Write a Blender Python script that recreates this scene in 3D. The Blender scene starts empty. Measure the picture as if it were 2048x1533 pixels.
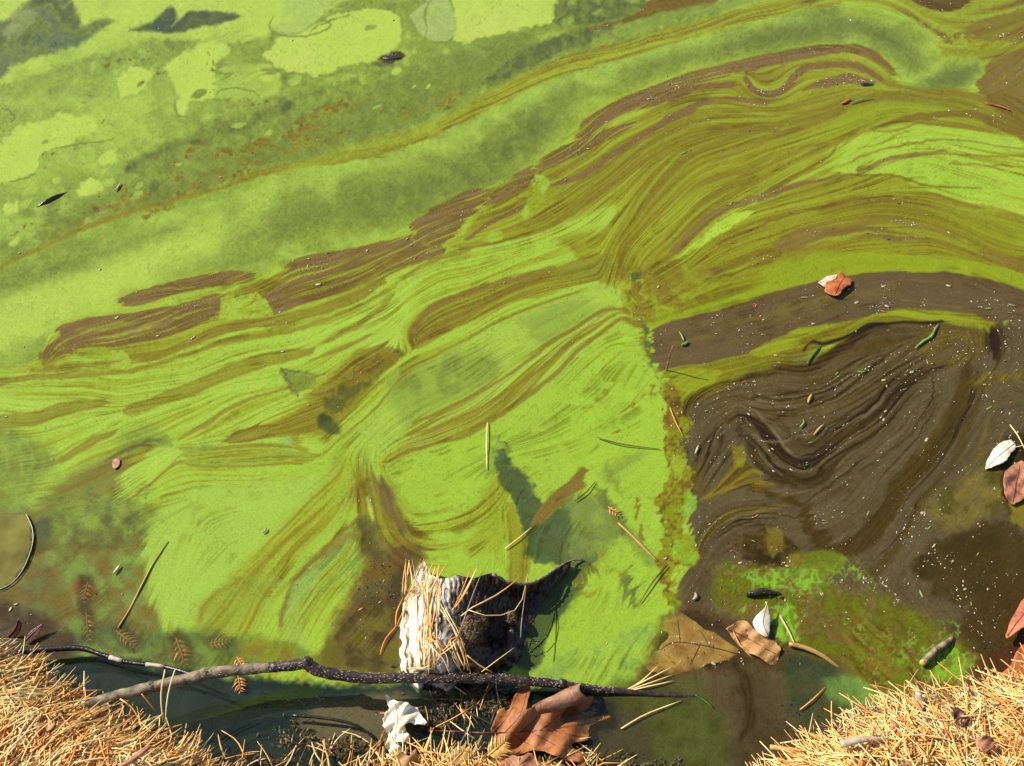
import bpy, bmesh, math, random, numpy as np
from mathutils import Vector, Matrix, geometry
# ------------------------------------------------------------ camera, sky, sun
scene=bpy.context.scene
CAM_H=1.25; DEP=math.radians(52.0); FPX=2010.0; PW,PH=2048.0,1533.0
cam_d=bpy.data.cameras.new('camera'); cam=bpy.data.objects.new('camera',cam_d); scene.collection.objects.link(cam)
cam.location=(0,0,CAM_H); cam.rotation_euler=(math.pi/2-DEP,0,0)
cam_d.sensor_fit='HORIZONTAL'; cam_d.angle=2*math.atan(PW/2/FPX); cam_d.clip_start=.02; cam_d.clip_end=400
scene.camera=cam
SUN_EL=math.radians(41); SUN_AZ=(-.935,.355)          # horizontal direction towards the sun
world=bpy.data.worlds.new('World'); scene.world=world; world.use_nodes=True
nt=world.node_tree; bgn=nt.nodes['Background']; sky=nt.nodes.new('ShaderNodeTexSky'); sky.sky_type='NISHITA'
sky.sun_disc=False; sky.sun_elevation=SUN_EL; sky.sun_rotation=math.atan2(SUN_AZ[0],SUN_AZ[1])
nt.links.new(sky.outputs[0],bgn.inputs[0]); bgn.inputs[1].default_value=.085
sd=bpy.data.lights.new('sun','SUN'); sd.energy=4.4; sd.angle=math.radians(.53); sd.color=(1,.95,.86)
so=bpy.data.objects.new('sun',sd); scene.collection.objects.link(so)
sv=Vector((SUN_AZ[0]*math.cos(SUN_EL),SUN_AZ[1]*math.cos(SUN_EL),math.sin(SUN_EL)))
so.rotation_euler=sv.to_track_quat('Z','Y').to_euler(); so.location=sv*5
vs=scene.view_settings; vs.view_transform='Standard'; vs.look='None'; vs.exposure=.74; vs.gamma=1; vs.use_curve_mapping=False
KEXP=1.86                       # display value of a fully lit white surface, used to turn measured colours into albedo
# ------------------------------------------------------------------- helpers
R=random.Random(11)
def lin(c): 
    c=np.asarray(c,float)/255.; return np.where(c<=.04045,c/12.92,((c+.055)/1.055)**2.4)
def alb(c,k=1.0): return tuple(np.clip(lin(c)/KEXP*k,0.002,.85))
sD,cD=math.sin(DEP),math.cos(DEP)
def at(u,v,z=0.0):
    """survey point: chart coordinate (u,v) brought to height z in metres"""
    a=(u-PW/2)/FPX; b=(PH/2-v)/FPX
    d=(a, cD+b*sD, -sD+b*cD); t=(z-CAM_H)/d[2]
    return Vector((d[0]*t,d[1]*t,z))
MM=.00065                        # metres per chart unit near the bank
col=scene.collection
def mesh_obj(name,verts,faces,mat=None,parent=None,smooth=True):
    me=bpy.data.meshes.new(name); me.from_pydata([tuple(v) for v in verts],[],faces); me.update()
    if smooth: me.polygons.foreach_set('use_smooth',[True]*len(me.polygons))
    o=bpy.data.objects.new(name,me); col.objects.link(o)
    if mat: me.materials.append(mat)
    if parent: o.parent=parent
    return o
def empty(name,loc):
    o=bpy.data.objects.new(name,None); col.objects.link(o); o.location=loc; o.empty_display_size=.01; return o
def tag(o,label,cat,group=None):
    o['label']=label; o['category']=cat
    if group: o['group']=group
    return o
def under(part,root):
    part.parent=root; part.matrix_parent_inverse=Matrix.Translation(-root.location); return part
def N(mat): return mat.node_tree.nodes,mat.node_tree.links
def material(name,c1,c2=None,rough=.55,scale=60,spec=.5,bump=.15,bscale=None,trans=0,detail=4,coat=0,contrast=(.35,.65),c3=None,gain=1.0):
    m=bpy.data.materials.new(name); m.use_nodes=True; n,l=N(m); p=n['Principled BSDF']
    p.inputs['Roughness'].default_value=rough; p.inputs['Specular IOR Level'].default_value=spec
    tc=n.new('ShaderNodeTexCoord'); ns=n.new('ShaderNodeTexNoise'); ns.inputs['Scale'].default_value=scale; ns.inputs['Detail'].default_value=detail
    l.new(tc.outputs['Object'],ns.inputs['Vector'])
    rp=n.new('ShaderNodeValToRGB'); l.new(ns.outputs['Fac'],rp.inputs[0])
    rp.color_ramp.elements[0].position=contrast[0]; rp.color_ramp.elements[1].position=contrast[1]
    rp.color_ramp.elements[0].color=(*alb(c1,gain),1); rp.color_ramp.elements[1].color=(*alb(c2 or c1,gain),1)
    if c3:
        e=rp.color_ramp.elements.new(min(.98,contrast[1]+.1)); e.color=(*alb(c3,gain),1)
    l.new(rp.outputs[0],p.inputs['Base Color'])
    if bump:
        bn=n.new('ShaderNodeTexNoise'); bn.inputs['Scale'].default_value=bscale or scale*2; bn.inputs['Detail'].default_value=5
        l.new(tc.outputs['Object'],bn.inputs['Vector'])
        b=n.new('ShaderNodeBump'); b.inputs['Strength'].default_value=bump; b.inputs['Distance'].default_value=.002
        l.new(bn.outputs['Fac'],b.inputs['Height']); l.new(b.outputs[0],p.inputs['Normal'])
    if coat: p.inputs['Coat Weight'].default_value=coat; p.inputs['Coat Roughness'].default_value=.12
    return m
def tube_geo(P,rad,sides=8,wob=0,rng=R,cap=True):
    P=[Vector(p) for p in P]; n=len(P); V=[];F=[]
    if np.isscalar(rad): rad=[rad]*n
    up=Vector((0,0,1)); 
    for i in range(n):
        t=(P[min(i+1,n-1)]-P[max(i-1,0)]).normalized()
        a=t.cross(up); a=a.normalized() if a.length>1e-5 else Vector((1,0,0)); b=a.cross(t)
        for k in range(sides):
            th=2*math.pi*k/sides; r=rad[i]*(1+wob*(rng.random()-.5))
            V.append(P[i]+a*math.cos(th)*r+b*math.sin(th)*r)
    for i in range(n-1):
        for k in range(sides):
            k2=(k+1)%sides; F.append((i*sides+k,i*sides+k2,(i+1)*sides+k2,(i+1)*sides+k))
    if cap: F.append(tuple(range(sides-1,-1,-1))); F.append(tuple((n-1)*sides+k for k in range(sides)))
    return V,F
def resample(P,n):
    P=np.asarray([tuple(p) for p in P],float); c=catmull(P,8)
    d=np.r_[0,np.cumsum(np.linalg.norm(np.diff(c,axis=0),axis=1))]; t=np.linspace(0,d[-1],n)
    return [Vector([np.interp(x,d,c[:,k]) for k in range(3)]) for x in t]
class Geo:
    def __init__(s): s.V=[];s.F=[]
    def add(s,V,F):
        o=len(s.V); s.V+=V; s.F+=[tuple(i+o for i in f) for f in F]; return s
    def obj(s,name,mat,parent=None,smooth=True): return mesh_obj(name,s.V,s.F,mat,parent,smooth)
# ---------------------------------------------------------------- pond chart
# the pond surface is surveyed on a chart (units: 1 chart unit = about 0.6 mm near the bank)
STEP=2.1; U0,U1,V0,V1=-140.0,2190.0,-110.0,1640.0
cu=np.arange(U0,U1,STEP); cv=np.arange(V0,V1,STEP)
CW,CH=len(cu),len(cv)
UU,VV=np.meshgrid(cu.astype(np.float32),cv.astype(np.float32))
def sm(x): x=np.clip(x,0,1); return x*x*(3-2*x)
def vnoise(x,y,seed):
    xi=np.floor(x).astype(np.int64); yi=np.floor(y).astype(np.int64)
    fx=(x-xi).astype(np.float32); fy=(y-yi).astype(np.float32)
    fx=fx*fx*(3-2*fx); fy=fy*fy*(3-2*fy)
    T=np.random.default_rng(seed).random(65536).astype(np.float32)
    def h(a,b): return T[((a*1619+b*31337)^((a*7)&(b*13)))&65535]
    a=h(xi,yi); b=h(xi+1,yi); c=h(xi,yi+1); d=h(xi+1,yi+1)
    return (a+(b-a)*fx)+((c+(d-c)*fx)-(a+(b-a)*fx))*fy
def fbm(x,y,seed,o=3,g=.5):
    s=0;a=1;t=0
    for i in range(o):
        s=s+a*vnoise(x*2**i+i*17.3,y*2**i-i*9.1,seed+i); t+=a; a*=g
    return s/t
def catmull(P,n=6):
    P=np.asarray(P,float)
    if len(P)<3: return P
    Q=np.vstack([2*P[0]-P[1],P,2*P[-1]-P[-2]]); out=[]
    for i in range(1,len(Q)-2):
        p0,p1,p2,p3=Q[i-1],Q[i],Q[i+1],Q[i+2]
        for t in np.linspace(0,1,n,endpoint=False):
            out.append(.5*((2*p1)+(-p0+p2)*t+(2*p0-5*p1+4*p2-p3)*t*t+(-p0+3*p1-3*p2+p3)*t**3))
    out.append(P[-1]); return np.array(out)
def pts(s):
    v=[float(a) for a in s.replace(',',' ').split()]
    return np.array(v).reshape(-1,2)
# ------------------------------------------------------------ flow direction
GUIDES='''0,545 100,490 250,430 420,385 560,340 680,322 817,291 961,219 1108,140 1262,99 1378,68 1485,34 1588,17
0,640 300,520 600,430 900,330 1100,220 1350,110 1600,60 1750,60 1830,110 1880,150 1940,140
74,719 113,657 245,600 420,560 600,510 820,450 980,380 1074,330 1170,260 1262,205 1378,155 1588,110 1700,95 1770,130
0,764 103,752 240,747 294,733 377,709 462,681 582,661 700,620
281,722 342,702 462,654 582,637 700,599 748,568 800,550 880,525
257,818 342,794 445,750 514,726 623,702 700,665 790,620
0,842 68,836 120,818 205,805
0,784 103,788 171,798 212,805
-100,790 0,800 100,810
229,866 171,890 103,925 34,935 -60,960
356,877 411,849 445,825 497,798 582,774 651,747 700,719
455,877 500,860 548,842 600,830
360,894 445,890 548,894 627,914
360,928 445,932 606,928
240,1014 308,962 356,925
680,695 748,671 783,637 817,592 885,538 920,531 1022,507
827,692 817,664 851,620 920,589 1022,558 1108,538 1194,507
834,692 920,651 1022,606 1091,589 1194,562
687,873 748,818 817,740 851,719 920,685 988,647 1074,610 1177,575
766,928 817,901 885,880 971,846 1040,801 1108,747 1159,699 1211,658 1245,637 1269,644
824,842 920,795 1022,733 1125,664 1211,613 1250,610
1290,692 1228,692 1177,733 1125,771 1040,830
988,935 1091,887 1177,846 1245,791 1290,723
780,960 850,945 1000,905 1177,870 1290,800
690,900 640,960 560,1060 450,1160 400,1230
660,940 560,980 400,1000 300,1030
720,940 690,1020 620,1100 560,1180 520,1260
700,920 730,1000 740,1060 700,1150 640,1230
760,920 780,980 800,1030 810,1080
740,940 760,1040 800,1080 840,1100
830,1050 880,1040 940,1020 980,980 1000,955
830,1070 900,1075 960,1040 1000,990 1010,960
1010,1010 1030,1060 1030,1120
1060,1060 1100,1000 1160,950
1262,620 1240,570 1250,500 1300,440 1400,330 1500,290 1600,250 1700,215 1850,205 2048,260
1340,500 1400,440 1500,390 1650,330 1720,290 1800,260 2048,285
1340,520 1450,460 1560,420 1700,370 1850,350 2048,390
1300,600 1400,540 1550,470 1700,420 1850,430 2048,500
1300,660 1450,620 1600,575 1750,550 1900,550 2048,590
1310,740 1500,690 1650,645 1800,620 1950,640 2048,640
1210,560 1230,480 1280,400 1350,300
1090,470 1200,400 1300,330 1400,260 1500,240 1650,225 1740,190
900,500 1000,480 1100,450 1200,380 1300,310 1378,270 1500,235
930,520 1050,500 1150,470 1230,420
1495,161 1512,182 1547,188 1571,175 1595,147 1622,134 1690,130 1732,140 1756,158
1390,60 1500,40 1650,10
1800,0 1900,50 2048,30
1880,110 1970,100 2048,50
1970,190 2048,120
1950,200 2000,215 2048,260
1882,736 1838,753 1800,781 1766,825 1725,856 1684,880 1656,907 1622,928 1588,928 1560,904 1533,870 1509,842 1478,832 1454,846
1840,700 1780,740 1720,790 1650,830 1560,840 1500,810
1930,753 1910,808 1882,860 1845,921 1793,973 1742,1020
1990,760 1960,850 1920,930 1850,1000 1800,1080 1750,1150
2040,800 2000,900 1960,1000
1420,920 1440,880 1470,850
1400,960 1420,930 1450,900
1380,780 1370,850 1400,900
1390,1110 1420,1060 1480,1020 1560,1015
1400,1180 1450,1100 1520,1060
1879,644 1810,645 1742,651 1690,675 1649,685 1608,702
1553,733 1615,736 1690,692 1742,651
1360,800 1450,760 1550,735
1960,660 1970,720 1900,760 1820,760
2000,650 2010,700 1985,760
1480,1330 1500,1400 1490,1460
1520,1320 1550,1400 1600,1480
1700,1150 1800,1250 1850,1300
0,100 300,60 600,30 900,0
0,330 300,250 600,160 800,110 1000,60
0,440 250,350 500,270 800,190 1000,110
300,1250 350,1100 400,1000
100,1200 200,1150 300,1050
1100,1330 1150,1250 1200,1180 1180,1120
1230,1130 1300,1100 1330,1060'''
def orient():
    S=[];T=[]
    for l in GUIDES.splitlines():
        c=catmull(pts(l),5)
        d=np.diff(c,axis=0); L=np.hypot(d[:,0],d[:,1])
        for a,dd,ll in zip(c[:-1],d,L):
            k=max(1,int(ll/14)); 
            for j in range(k):
                S.append(a+dd*(j+.5)/k); T.append(math.atan2(dd[1],dd[0]))
    S=np.array(S,np.float32);T=np.array(T,np.float32)
    gu=np.linspace(U0,U1,120);gv=np.linspace(V0,V1,90)
    GU,GV=np.meshgrid(gu,gv)
    d2=(GU.ravel()[:,None]-S[:,0])**2+(GV.ravel()[:,None]-S[:,1])**2
    w=1/(d2+150)**1.7
    c=(w*np.cos(2*T)).sum(1)/w.sum(1); s=(w*np.sin(2*T)).sum(1)/w.sum(1)
    def up(f):
        f=f.reshape(90,120)
        x=np.linspace(0,118.999,CW);y=np.linspace(0,88.999,CH)
        xi=x.astype(int);yi=y.astype(int);fx=(x-xi)[None];fy=(y-yi)[:,None]
        a=f[yi][:,xi];b=f[yi][:,xi+1];cc=f[yi+1][:,xi];d=f[yi+1][:,xi+1]
        return a*(1-fx)*(1-fy)+b*fx*(1-fy)+cc*(1-fx)*fy+d*fx*fy
    th=.5*np.arctan2(up(s),up(c))
    th=th+(fbm(UU/70,VV/70,900,2)-.5)*.55
    return np.cos(th).astype(np.float32),np.sin(th).astype(np.float32)
def blur1(a,r,ax):
    if r<=0: return a
    k=2*r+1; p=[(0,0),(0,0)]; p[ax]=(r+1,r); b=np.pad(a,p,mode='edge').cumsum(ax,dtype=np.float64)
    if ax==0: return ((b[k:]-b[:-k])/k).astype(np.float32)
    return ((b[:,k:]-b[:,:-k])/k).astype(np.float32)
def blur(a,r):
    for _ in range(2): a=blur1(blur1(a,r,0),r,1)
    return a
def norm(a):
    a=(a-a.mean())/a.std(); return (.5+.5*np.tanh(a*.85)).astype(np.float32)
def lic(cx,cy,fields,step,n):
    yy,xx=np.mgrid[0:CH,0:CW].astype(np.float32)
    acc=[f.copy() for f in fields]
    fx=cx.ravel();fy=cy.ravel(); fl=[f.ravel() for f in fields]
    for sgn in (1,-1):
        x=xx.ravel().copy();y=yy.ravel().copy(); px=fx*sgn;py=fy*sgn
        for i in range(n):
            x+=px*step;y+=py*step
            np.clip(x,0,CW-1,out=x);np.clip(y,0,CH-1,out=y)
            idx=(y+.5).astype(np.int32)*CW+(x+.5).astype(np.int32)
            np.minimum(idx,CW*CH-1,out=idx)
            w=.5+.5*math.cos(math.pi*i/n)
            nx=fx[idx];ny=fy[idx]; s=np.where(nx*px+ny*py<0,-1,1).astype(np.float32)
            px=nx*s;py=ny*s
            x0=np.minimum(x.astype(np.int32),CW-2); y0=np.minimum(y.astype(np.int32),CH-2); gx=x-x0; gy=y-y0; b0=y0*CW+x0; f=fl[0]
            acc[0].ravel()[:]+=w*((f[b0]*(1-gx)+f[b0+1]*gx)*(1-gy)+(f[b0+CW]*(1-gx)+f[b0+CW+1]*gx)*gy)
            for a,f in zip(acc[1:],fl[1:]): a.ravel()[:]+=w*f[idx]
    return acc
# ------------------------------------------------------------------- palette
C=dict(BG=(190,215,88),MG=(169,201,73),LG=(165,200,66),SG=(175,206,79),PG=(168,196,80),GG=(142,163,68),TG=(124,136,62),DT=(94,106,62),
 OL=(150,152,46),YO=(165,181,58),OB=(140,126,48),BO=(124,104,46),BR=(134,110,66),DB=(107,93,63),BK=(46,36,24),VB=(92,74,34),MB=(130,120,62),
 SL=(58,80,70),DG=(120,142,72),BX=(82,68,43),OD=(132,130,40),OG=(152,168,46))
C={k:np.array(v,np.float32) for k,v in C.items()}
def paint():
    rng=np.random.default_rng(5)
    cx,cy=orient()
    n1=rng.random((CH,CW)).astype(np.float32); n1=(n1-n1.mean())/n1.std()
    n2=blur(rng.random((CH,CW)).astype(np.float32),1); n2=(n2-n2.mean())/n2.std()
    n3=blur(rng.random((CH,CW)).astype(np.float32),4); n3=(n3-n3.mean())/n3.std()
    f1,f2,f3=lic(cx,cy,[n1,n2,n3],1.15,60)
    F,M,W=norm(f1),norm(f2),norm(f3)      # fine, medium, wide streaks, all along the drift
    STK=norm(1.1*F+.75*M+.5*W)
    wob0=fbm(UU/50,VV/50,33,2)
    iso=fbm(UU/26,VV/26,40,4); isoL=fbm(UU/120,VV/90,50,3); grain=fbm(UU/7,VV/7,60,2)
    rid=fbm(UU/24+2*wob0,VV/24-2*wob0,140,3); rid=1-np.abs(rid-.5)*5; rid=np.clip(rid,0,1).astype(np.float32); ri2=fbm(UU/13+3*wob0,VV/13-3*wob0,150,3); ri2=np.clip(1-np.abs(ri2-.5)*7,0,1).astype(np.float32)
    wx=(fbm(UU/30,VV/30,70,3)-.5); wy=(fbm(UU/30,VV/30,80,3)-.5)
    wx2=(fbm(UU/9,VV/9,71,2)-.5); wy2=(fbm(UU/9,VV/9,81,2)-.5)
    A=np.empty((CH,CW,3),np.float32); A[:]=C['MG']
    cov=np.ones((CH,CW),np.float32); DR=np.ones((CH,CW),np.float32)
    fing=(M-.5)*.9+(F-.5)*.5
    def box(P,m):
        i0=max(0,int((P[:,1].min()-m-V0)/STEP));i1=min(CH,int((P[:,1].max()+m-V0)/STEP)+2)
        j0=max(0,int((P[:,0].min()-m-U0)/STEP));j1=min(CW,int((P[:,0].max()+m-U0)/STEP)+2)
        return slice(i0,i1),slice(j0,j1)
    def colour(cols,sl,kind,bias=0.,gain=1.):
        if isinstance(cols,(str,tuple)): cols=[cols]
        cs=[C[c] if isinstance(c,str) else np.array((c[0]+20,c[1]+4,c[2]+14) if c[1]>150 else c,np.float32) for c in cols]
        if len(cs)==1: return cs[0][None,None]
        f={'s':STK,'f':F,'m':M,'w':W,'i':iso,'l':isoL,'g':grain,'r':rid,'q':ri2}[kind][sl]
        if kind in 'ilg': f=(f-.5)*2.6+.5
        f=np.clip((f-.5)*gain+.5+bias,0,1)*(len(cs)-1)
        k=np.minimum(f.astype(int),len(cs)-2); t=(f-k)[...,None]; cs=np.array(cs)
        return cs[k]*(1-t)+cs[k+1]*t
    def lay(sl,a,col,cv=None):
        a=a[...,None]; A[sl]=A[sl]*(1-a)+col*a
        if cv is not None: cov[sl]=cov[sl]*(1-a[...,0])+cv*a[...,0]
    def poly(s,cols,op=1.,soft=4,warp=12,warp2=5,kind='s',bias=0.,gain=1.,smooth=True,cv=None,brk=None,dr=None,cop=None,rim=None):
        P=pts(s)
        if smooth: P=catmull(np.vstack([P,P[:1]]),5)[:-1]
        sl=box(P,soft+warp+warp2*3+10); soft=soft*.8
        if kind in 'ilg' or brk is not None or isinstance(cols,tuple): x=UU[sl]+wx[sl]*warp*2+wx2[sl]*warp2*2; y=VV[sl]+wy[sl]*warp*2+wy2[sl]*warp2*2
        else: x=UU[sl]+wx[sl]*warp*1.3+cx[sl]*fing[sl]*warp2*7; y=VV[sl]+wy[sl]*warp*1.3+cy[sl]*fing[sl]*warp2*7
        ins=np.zeros(x.shape,bool); d=np.full(x.shape,1e9,np.float32)
        n=len(P)
        for i in range(n):
            a=P[i];b=P[(i+1)%n]; ex,ey=b-a; L=ex*ex+ey*ey
            if L<1e-9: continue
            t=np.clip(((x-a[0])*ex+(y-a[1])*ey)/L,0,1)
            np.minimum(d,(x-a[0]-t*ex)**2+(y-a[1]-t*ey)**2,out=d)
            c=((a[1]>y)!=(b[1]>y))
            if abs(ey)>1e-9: ins^=c&(x<ex*(y-a[1])/ey+a[0])
        d=np.sqrt(d); d=np.where(ins,d,-d)
        a=sm(d/(2*soft)+.5)*op
        if brk is not None:
            f={'s':STK,'f':F,'m':M,'w':W,'i':iso,'l':isoL,'g':grain,'r':rid,'q':ri2}[brk[0]][sl]
            if brk[0] in 'ilg': f=(f-.5)*2.6+.5
            a=a*sm((f-brk[1])/brk[2]+.5)
        lay(sl,a,colour(cols,sl,kind,bias,gain),None)
        if cv is not None:
            ac=a if cop is None else a/op*cop
            cov[sl]=cov[sl]*(1-ac)+cv*ac
        if dr is not None: DR[sl]=DR[sl]*(1-a)+dr*a
        if rim is not None:
            rc,rw,ro,rs_=rim; e=np.exp(-((d+rs_)/rw)**2)*ro*sm((grain[sl]-.42)/.2+.5 if kind in 'ilg' else (F[sl]-.35)/.4+.5)
            lay(sl,e.astype(np.float32),C[rc][None,None])
    def stroke(s,cols,w,op=1.,soft=2.,warp=6,warp2=2.5,kind='f',bias=0.,gain=1.,edge=None,taper=(1,1),cv=None,brk=None):
        P=catmull(pts(s),6)
        n=len(P); tt=np.linspace(0,1,n)
        if np.isscalar(w): w=[w,w]
        Wd=np.interp(tt,np.linspace(0,1,len(w)),w)/2
        Wd=Wd*np.interp(tt,[0,.12,.88,1],[taper[0],1,1,taper[1]])
        sl=box(P,Wd.max()+soft+warp+warp2+8)
        if kind in 'ilg' or brk is not None: x=UU[sl]+wx[sl]*warp*2+wx2[sl]*warp2*2; y=VV[sl]+wy[sl]*warp*2+wy2[sl]*warp2*2
        else: x=UU[sl]+wx[sl]*warp*1.6+wx2[sl]*1.2+cx[sl]*fing[sl]*warp2*5; y=VV[sl]+wy[sl]*warp*1.6+wy2[sl]*1.2+cy[sl]*fing[sl]*warp2*5
        best=np.full(x.shape,-1e9,np.float32)
        for i in range(n-1):
            a=P[i];b=P[i+1];ex,ey=b-a;L=ex*ex+ey*ey
            if L<1e-9: continue
            t=np.clip(((x-a[0])*ex+(y-a[1])*ey)/L,0,1)
            d=(Wd[i]+(Wd[i+1]-Wd[i])*t)-np.sqrt((x-a[0]-t*ex)**2+(y-a[1]-t*ey)**2)
            np.maximum(best,d,out=best)
        a=sm(best/(2*soft)+.5)*op
        if brk is not None:
            f={'s':STK,'f':F,'m':M,'w':W,'i':iso,'g':grain,'r':rid,'q':ri2}[brk[0]][sl]
            a=a*sm((f-brk[1])/brk[2]+.5)
        col=colour(cols,sl,kind,bias,gain)
        lay(sl,a,col,cv)
        if edge is not None:
            e=np.exp(-((best-1.5)/2.6)**2)*.6*op
            lay(sl,e.astype(np.float32),C[edge][None,None])
    catm=lambda s:catmull(pts(s),6)
    import math
    # ---- broad zones
    poly('-150,-120 2200,-120 2200,1650 -150,1650',['OL','YO','MG','LG'],1,2,0,0,'s',.1,.8,False)
    # upper left: broken grey-green sheet
    poly('-150,-120 1500,-120 1450,10 1378,68 1262,99 1108,140 961,219 817,291 680,322 560,340 420,385 250,430 100,490 -10,545 -150,600',['TG','GG','GG','PG'],1,4,10,5,'i',-.02,.62,dr=0)
    poly('-150,200 100,180 330,150 480,190 300,300 240,420 60,480 -150,560',['TG','GG','PG'],.5,40,20,5,'i',0,1.1)
    # smooth grey tongue
    poly('-150,600 -10,548 100,493 250,433 420,388 560,345 680,327 817,297 961,226 1108,150 1262,107 1378,76 1500,45 1639,17 1725,15 1793,31 1828,51 1869,79 1886,106 1927,110 1965,127 1954,161 1862,183 1810,165 1780,127 1742,96 1673,86 1588,96 1485,120 1348,146 1262,190 1176,232 1110,290 1074,325 1050,339 968,375 900,395 820,449 700,500 600,508 520,545 400,550 245,592 113,655 74,719 -10,740 -150,760',['GG','GG','PG','GG'],1,4,8,6,'l',.05,1,dr=.0)
    # brighter rims and hearts of the tongue
    stroke('-80,690 60,620 250,545 400,490 520,465','BG',[110,110,90,50,30],.85,40,14)
    stroke('300,450 560,370 700,340 850,300 1000,225 1130,160 1280,118 1400,85','PG',[26,24,22,26,26],.7,16,8)
    stroke('600,480 800,430 950,360 1060,310 1130,250 1230,200 1350,140 1500,105 1640,75','YO',[22,20,18,16,16],.5,12,6)
    stroke('-120,620 -20,560 120,510 260,455','GG',[50,50,40,20],.9,26,10)
    stroke('-100,580 60,560 200,505 330,460','TG',[46,34,26,10],.65,22,16)
    stroke('480,480 640,430 800,400 950,340 1060,270 1150,200','TG',[30,70,80,90,70,30],.75,36,16)
    stroke('760,420 900,370 1000,310 1090,230','DT',[30,60,70,40],.45,34,20,kind='i',brk=('i',.5,.5))
    stroke('1250,145 1400,110 1560,75 1680,52 1770,66 1830,120','TG',[24,34,44,44,40,30],.75,22,8)
    stroke('1450,95 1600,62 1720,55 1800,90','DT',[10,26,26,16],.35,20,12)
    stroke('1860,165 1910,155 1945,140','DT',[22,34,26],.6,16,6)
    stroke('1700,20 1790,38 1840,80 1880,120 1930,118','OG',10,.5,6,4)
    poly('-150,200 60,170 300,130 470,120 480,200 330,290 220,360 60,400 -150,470','PG',.6,60,24,6)
    poly('230,430 400,330 560,270 760,180 960,90 1060,70 1000,150 820,250 640,310 460,350 300,410',['TG',(116,128,62)],.6,34,16,6,'i')
    # ---- bright rafts, upper left
    for p in ('322,137 360,110 411,82 445,82 462,103 435,130 428,192 384,205 377,226 360,226 356,192 336,154',
     '-60,300 0,284 51,250 113,233 192,236 185,264 120,298 86,305 68,349 21,363 -60,365',
     '520,110 560,75 620,50 700,25 760,20 800,40 800,80 770,115 700,130 640,145 580,140 540,125',
     '905,80 905,20 920,-40 1090,-40 1112,20 1102,48 1020,65 930,82','151,380 171,366 202,366 192,390 160,392',
     '195,320 230,300 228,320 205,332','229,161 260,137 298,135 312,147 274,185 240,192','5,410 30,398 28,420 6,428'):
        poly(p,['BG','BG',(178,212,84)],1,4,9,5,'l',rim=('GG',4,.4,5))
    poly('820,30 870,-5 900,10 906,70 870,84 838,66',(150,188,92),1,2.5,4,2,rim=('GG',2.5,.6,2))
    poly('545,-30 720,-40 640,35 590,66 552,62 543,30',(156,198,84),1,2.5,4,2,rim=('GG',2.5,.6,2))
    poly('640,35 720,-10 760,-40 680,-40','PG',.8,6,6)
    poly('-100,20 130,-40 545,-40 545,62 470,84 340,78 240,100 130,128 40,160 -100,190',['PG','BG','BG'],.95,8,10,5,'l')
    poly('440,130 540,130 560,180 500,200 430,195',['PG','BG'],.8,6,6,3,'l')
    poly('190,190 300,200 290,270 240,290 160,270','BG',.45,16,10)
    stroke('60,370 110,330 180,310 240,280','PG',22,.6,10,8)
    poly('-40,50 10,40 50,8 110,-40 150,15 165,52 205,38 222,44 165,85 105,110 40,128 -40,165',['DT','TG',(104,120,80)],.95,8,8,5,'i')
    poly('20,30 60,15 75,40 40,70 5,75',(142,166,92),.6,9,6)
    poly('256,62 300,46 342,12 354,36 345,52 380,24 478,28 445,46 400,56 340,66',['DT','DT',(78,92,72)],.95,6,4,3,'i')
    poly('210,38 228,40 190,62 150,60','TG',.7,8,5)
    poly('440,120 455,125 450,160 440,165','TG',.7,6,4)
    poly('510,140 548,138 545,152 520,150','TG',.7,6,4)
    for p in ('380,270 430,240 560,205 640,180 690,165 620,210 520,250 400,285 330,310 270,345 240,335 300,300','253,385 294,363 360,372 330,395 257,410',
     '360,360 400,335 440,345 420,370 370,375','60,470 180,410 200,425 100,480'):
        poly(p,['DT','TG','TG','GG'],.85,8,8,6,'i',.1)
    stroke('120,440 220,395 300,350 420,300 560,260 700,200 830,180',['TG','GG','TG'],[20,40,50,50,40,40,20],.7,14,14,8,'i')
    import random as _r
    _q=_r.Random(4)
    for i in range(80):
        x=_q.uniform(-60,900); y=_q.uniform(-20,1)*0+_q.uniform(0,520)
        lim=560-.40*x
        if y>lim-30 or y<lim-330: continue
        a=_q.uniform(3,13)*(1+.5*_q.random()); b=a*_q.uniform(.3,.6); th=-.42+_q.uniform(-.3,.3); P_=[]
        for k in range(8):
            t=k*.785; r=_q.uniform(.75,1.2); X=a*r*math.cos(t); Y=b*r*math.sin(t); P_.append('%.1f,%.1f'%(x+X*math.cos(th)-Y*math.sin(th),y+X*math.sin(th)+Y*math.cos(th)))
        poly(' '.join(P_),'BG' if _q.random()<.55 else ('PG' if _q.random()<.5 else 'TG'),_q.uniform(.5,.95),1.8,2,2,'i')
    for s in ('640,36 660,50 625,70 560,72 540,55 546,30','860,0 850,30 855,60 848,78','430,190 450,178 500,182 520,192','100,300 140,292 190,286 230,276','70,350 50,358 20,364','1112,20 1110,34 1100,50 1060,62','370,232 355,228 350,200','0,210 30,235 20,245','620,66 640,50 700,30','1040,70 1060,78 1020,82'):
        stroke(s,'TG',[2,4,3,2],.85,1.6,3,3,'i')
    for s in ('60,360 90,340 90,310 120,300','180,262 200,240 215,235','300,150 330,140','420,100 425,150 415,200','140,440 230,410 330,380','20,470 80,440 130,410','560,300 640,282 700,262','180,130 240,120 320,110','440,205 520,205 600,185','610,230 660,215 720,200','720,250 800,220 860,190'):
        stroke(s,['OB','BO'],[5,9,9,5],.75,2,12,9,'g',brk=('g',.62,.12))
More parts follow.
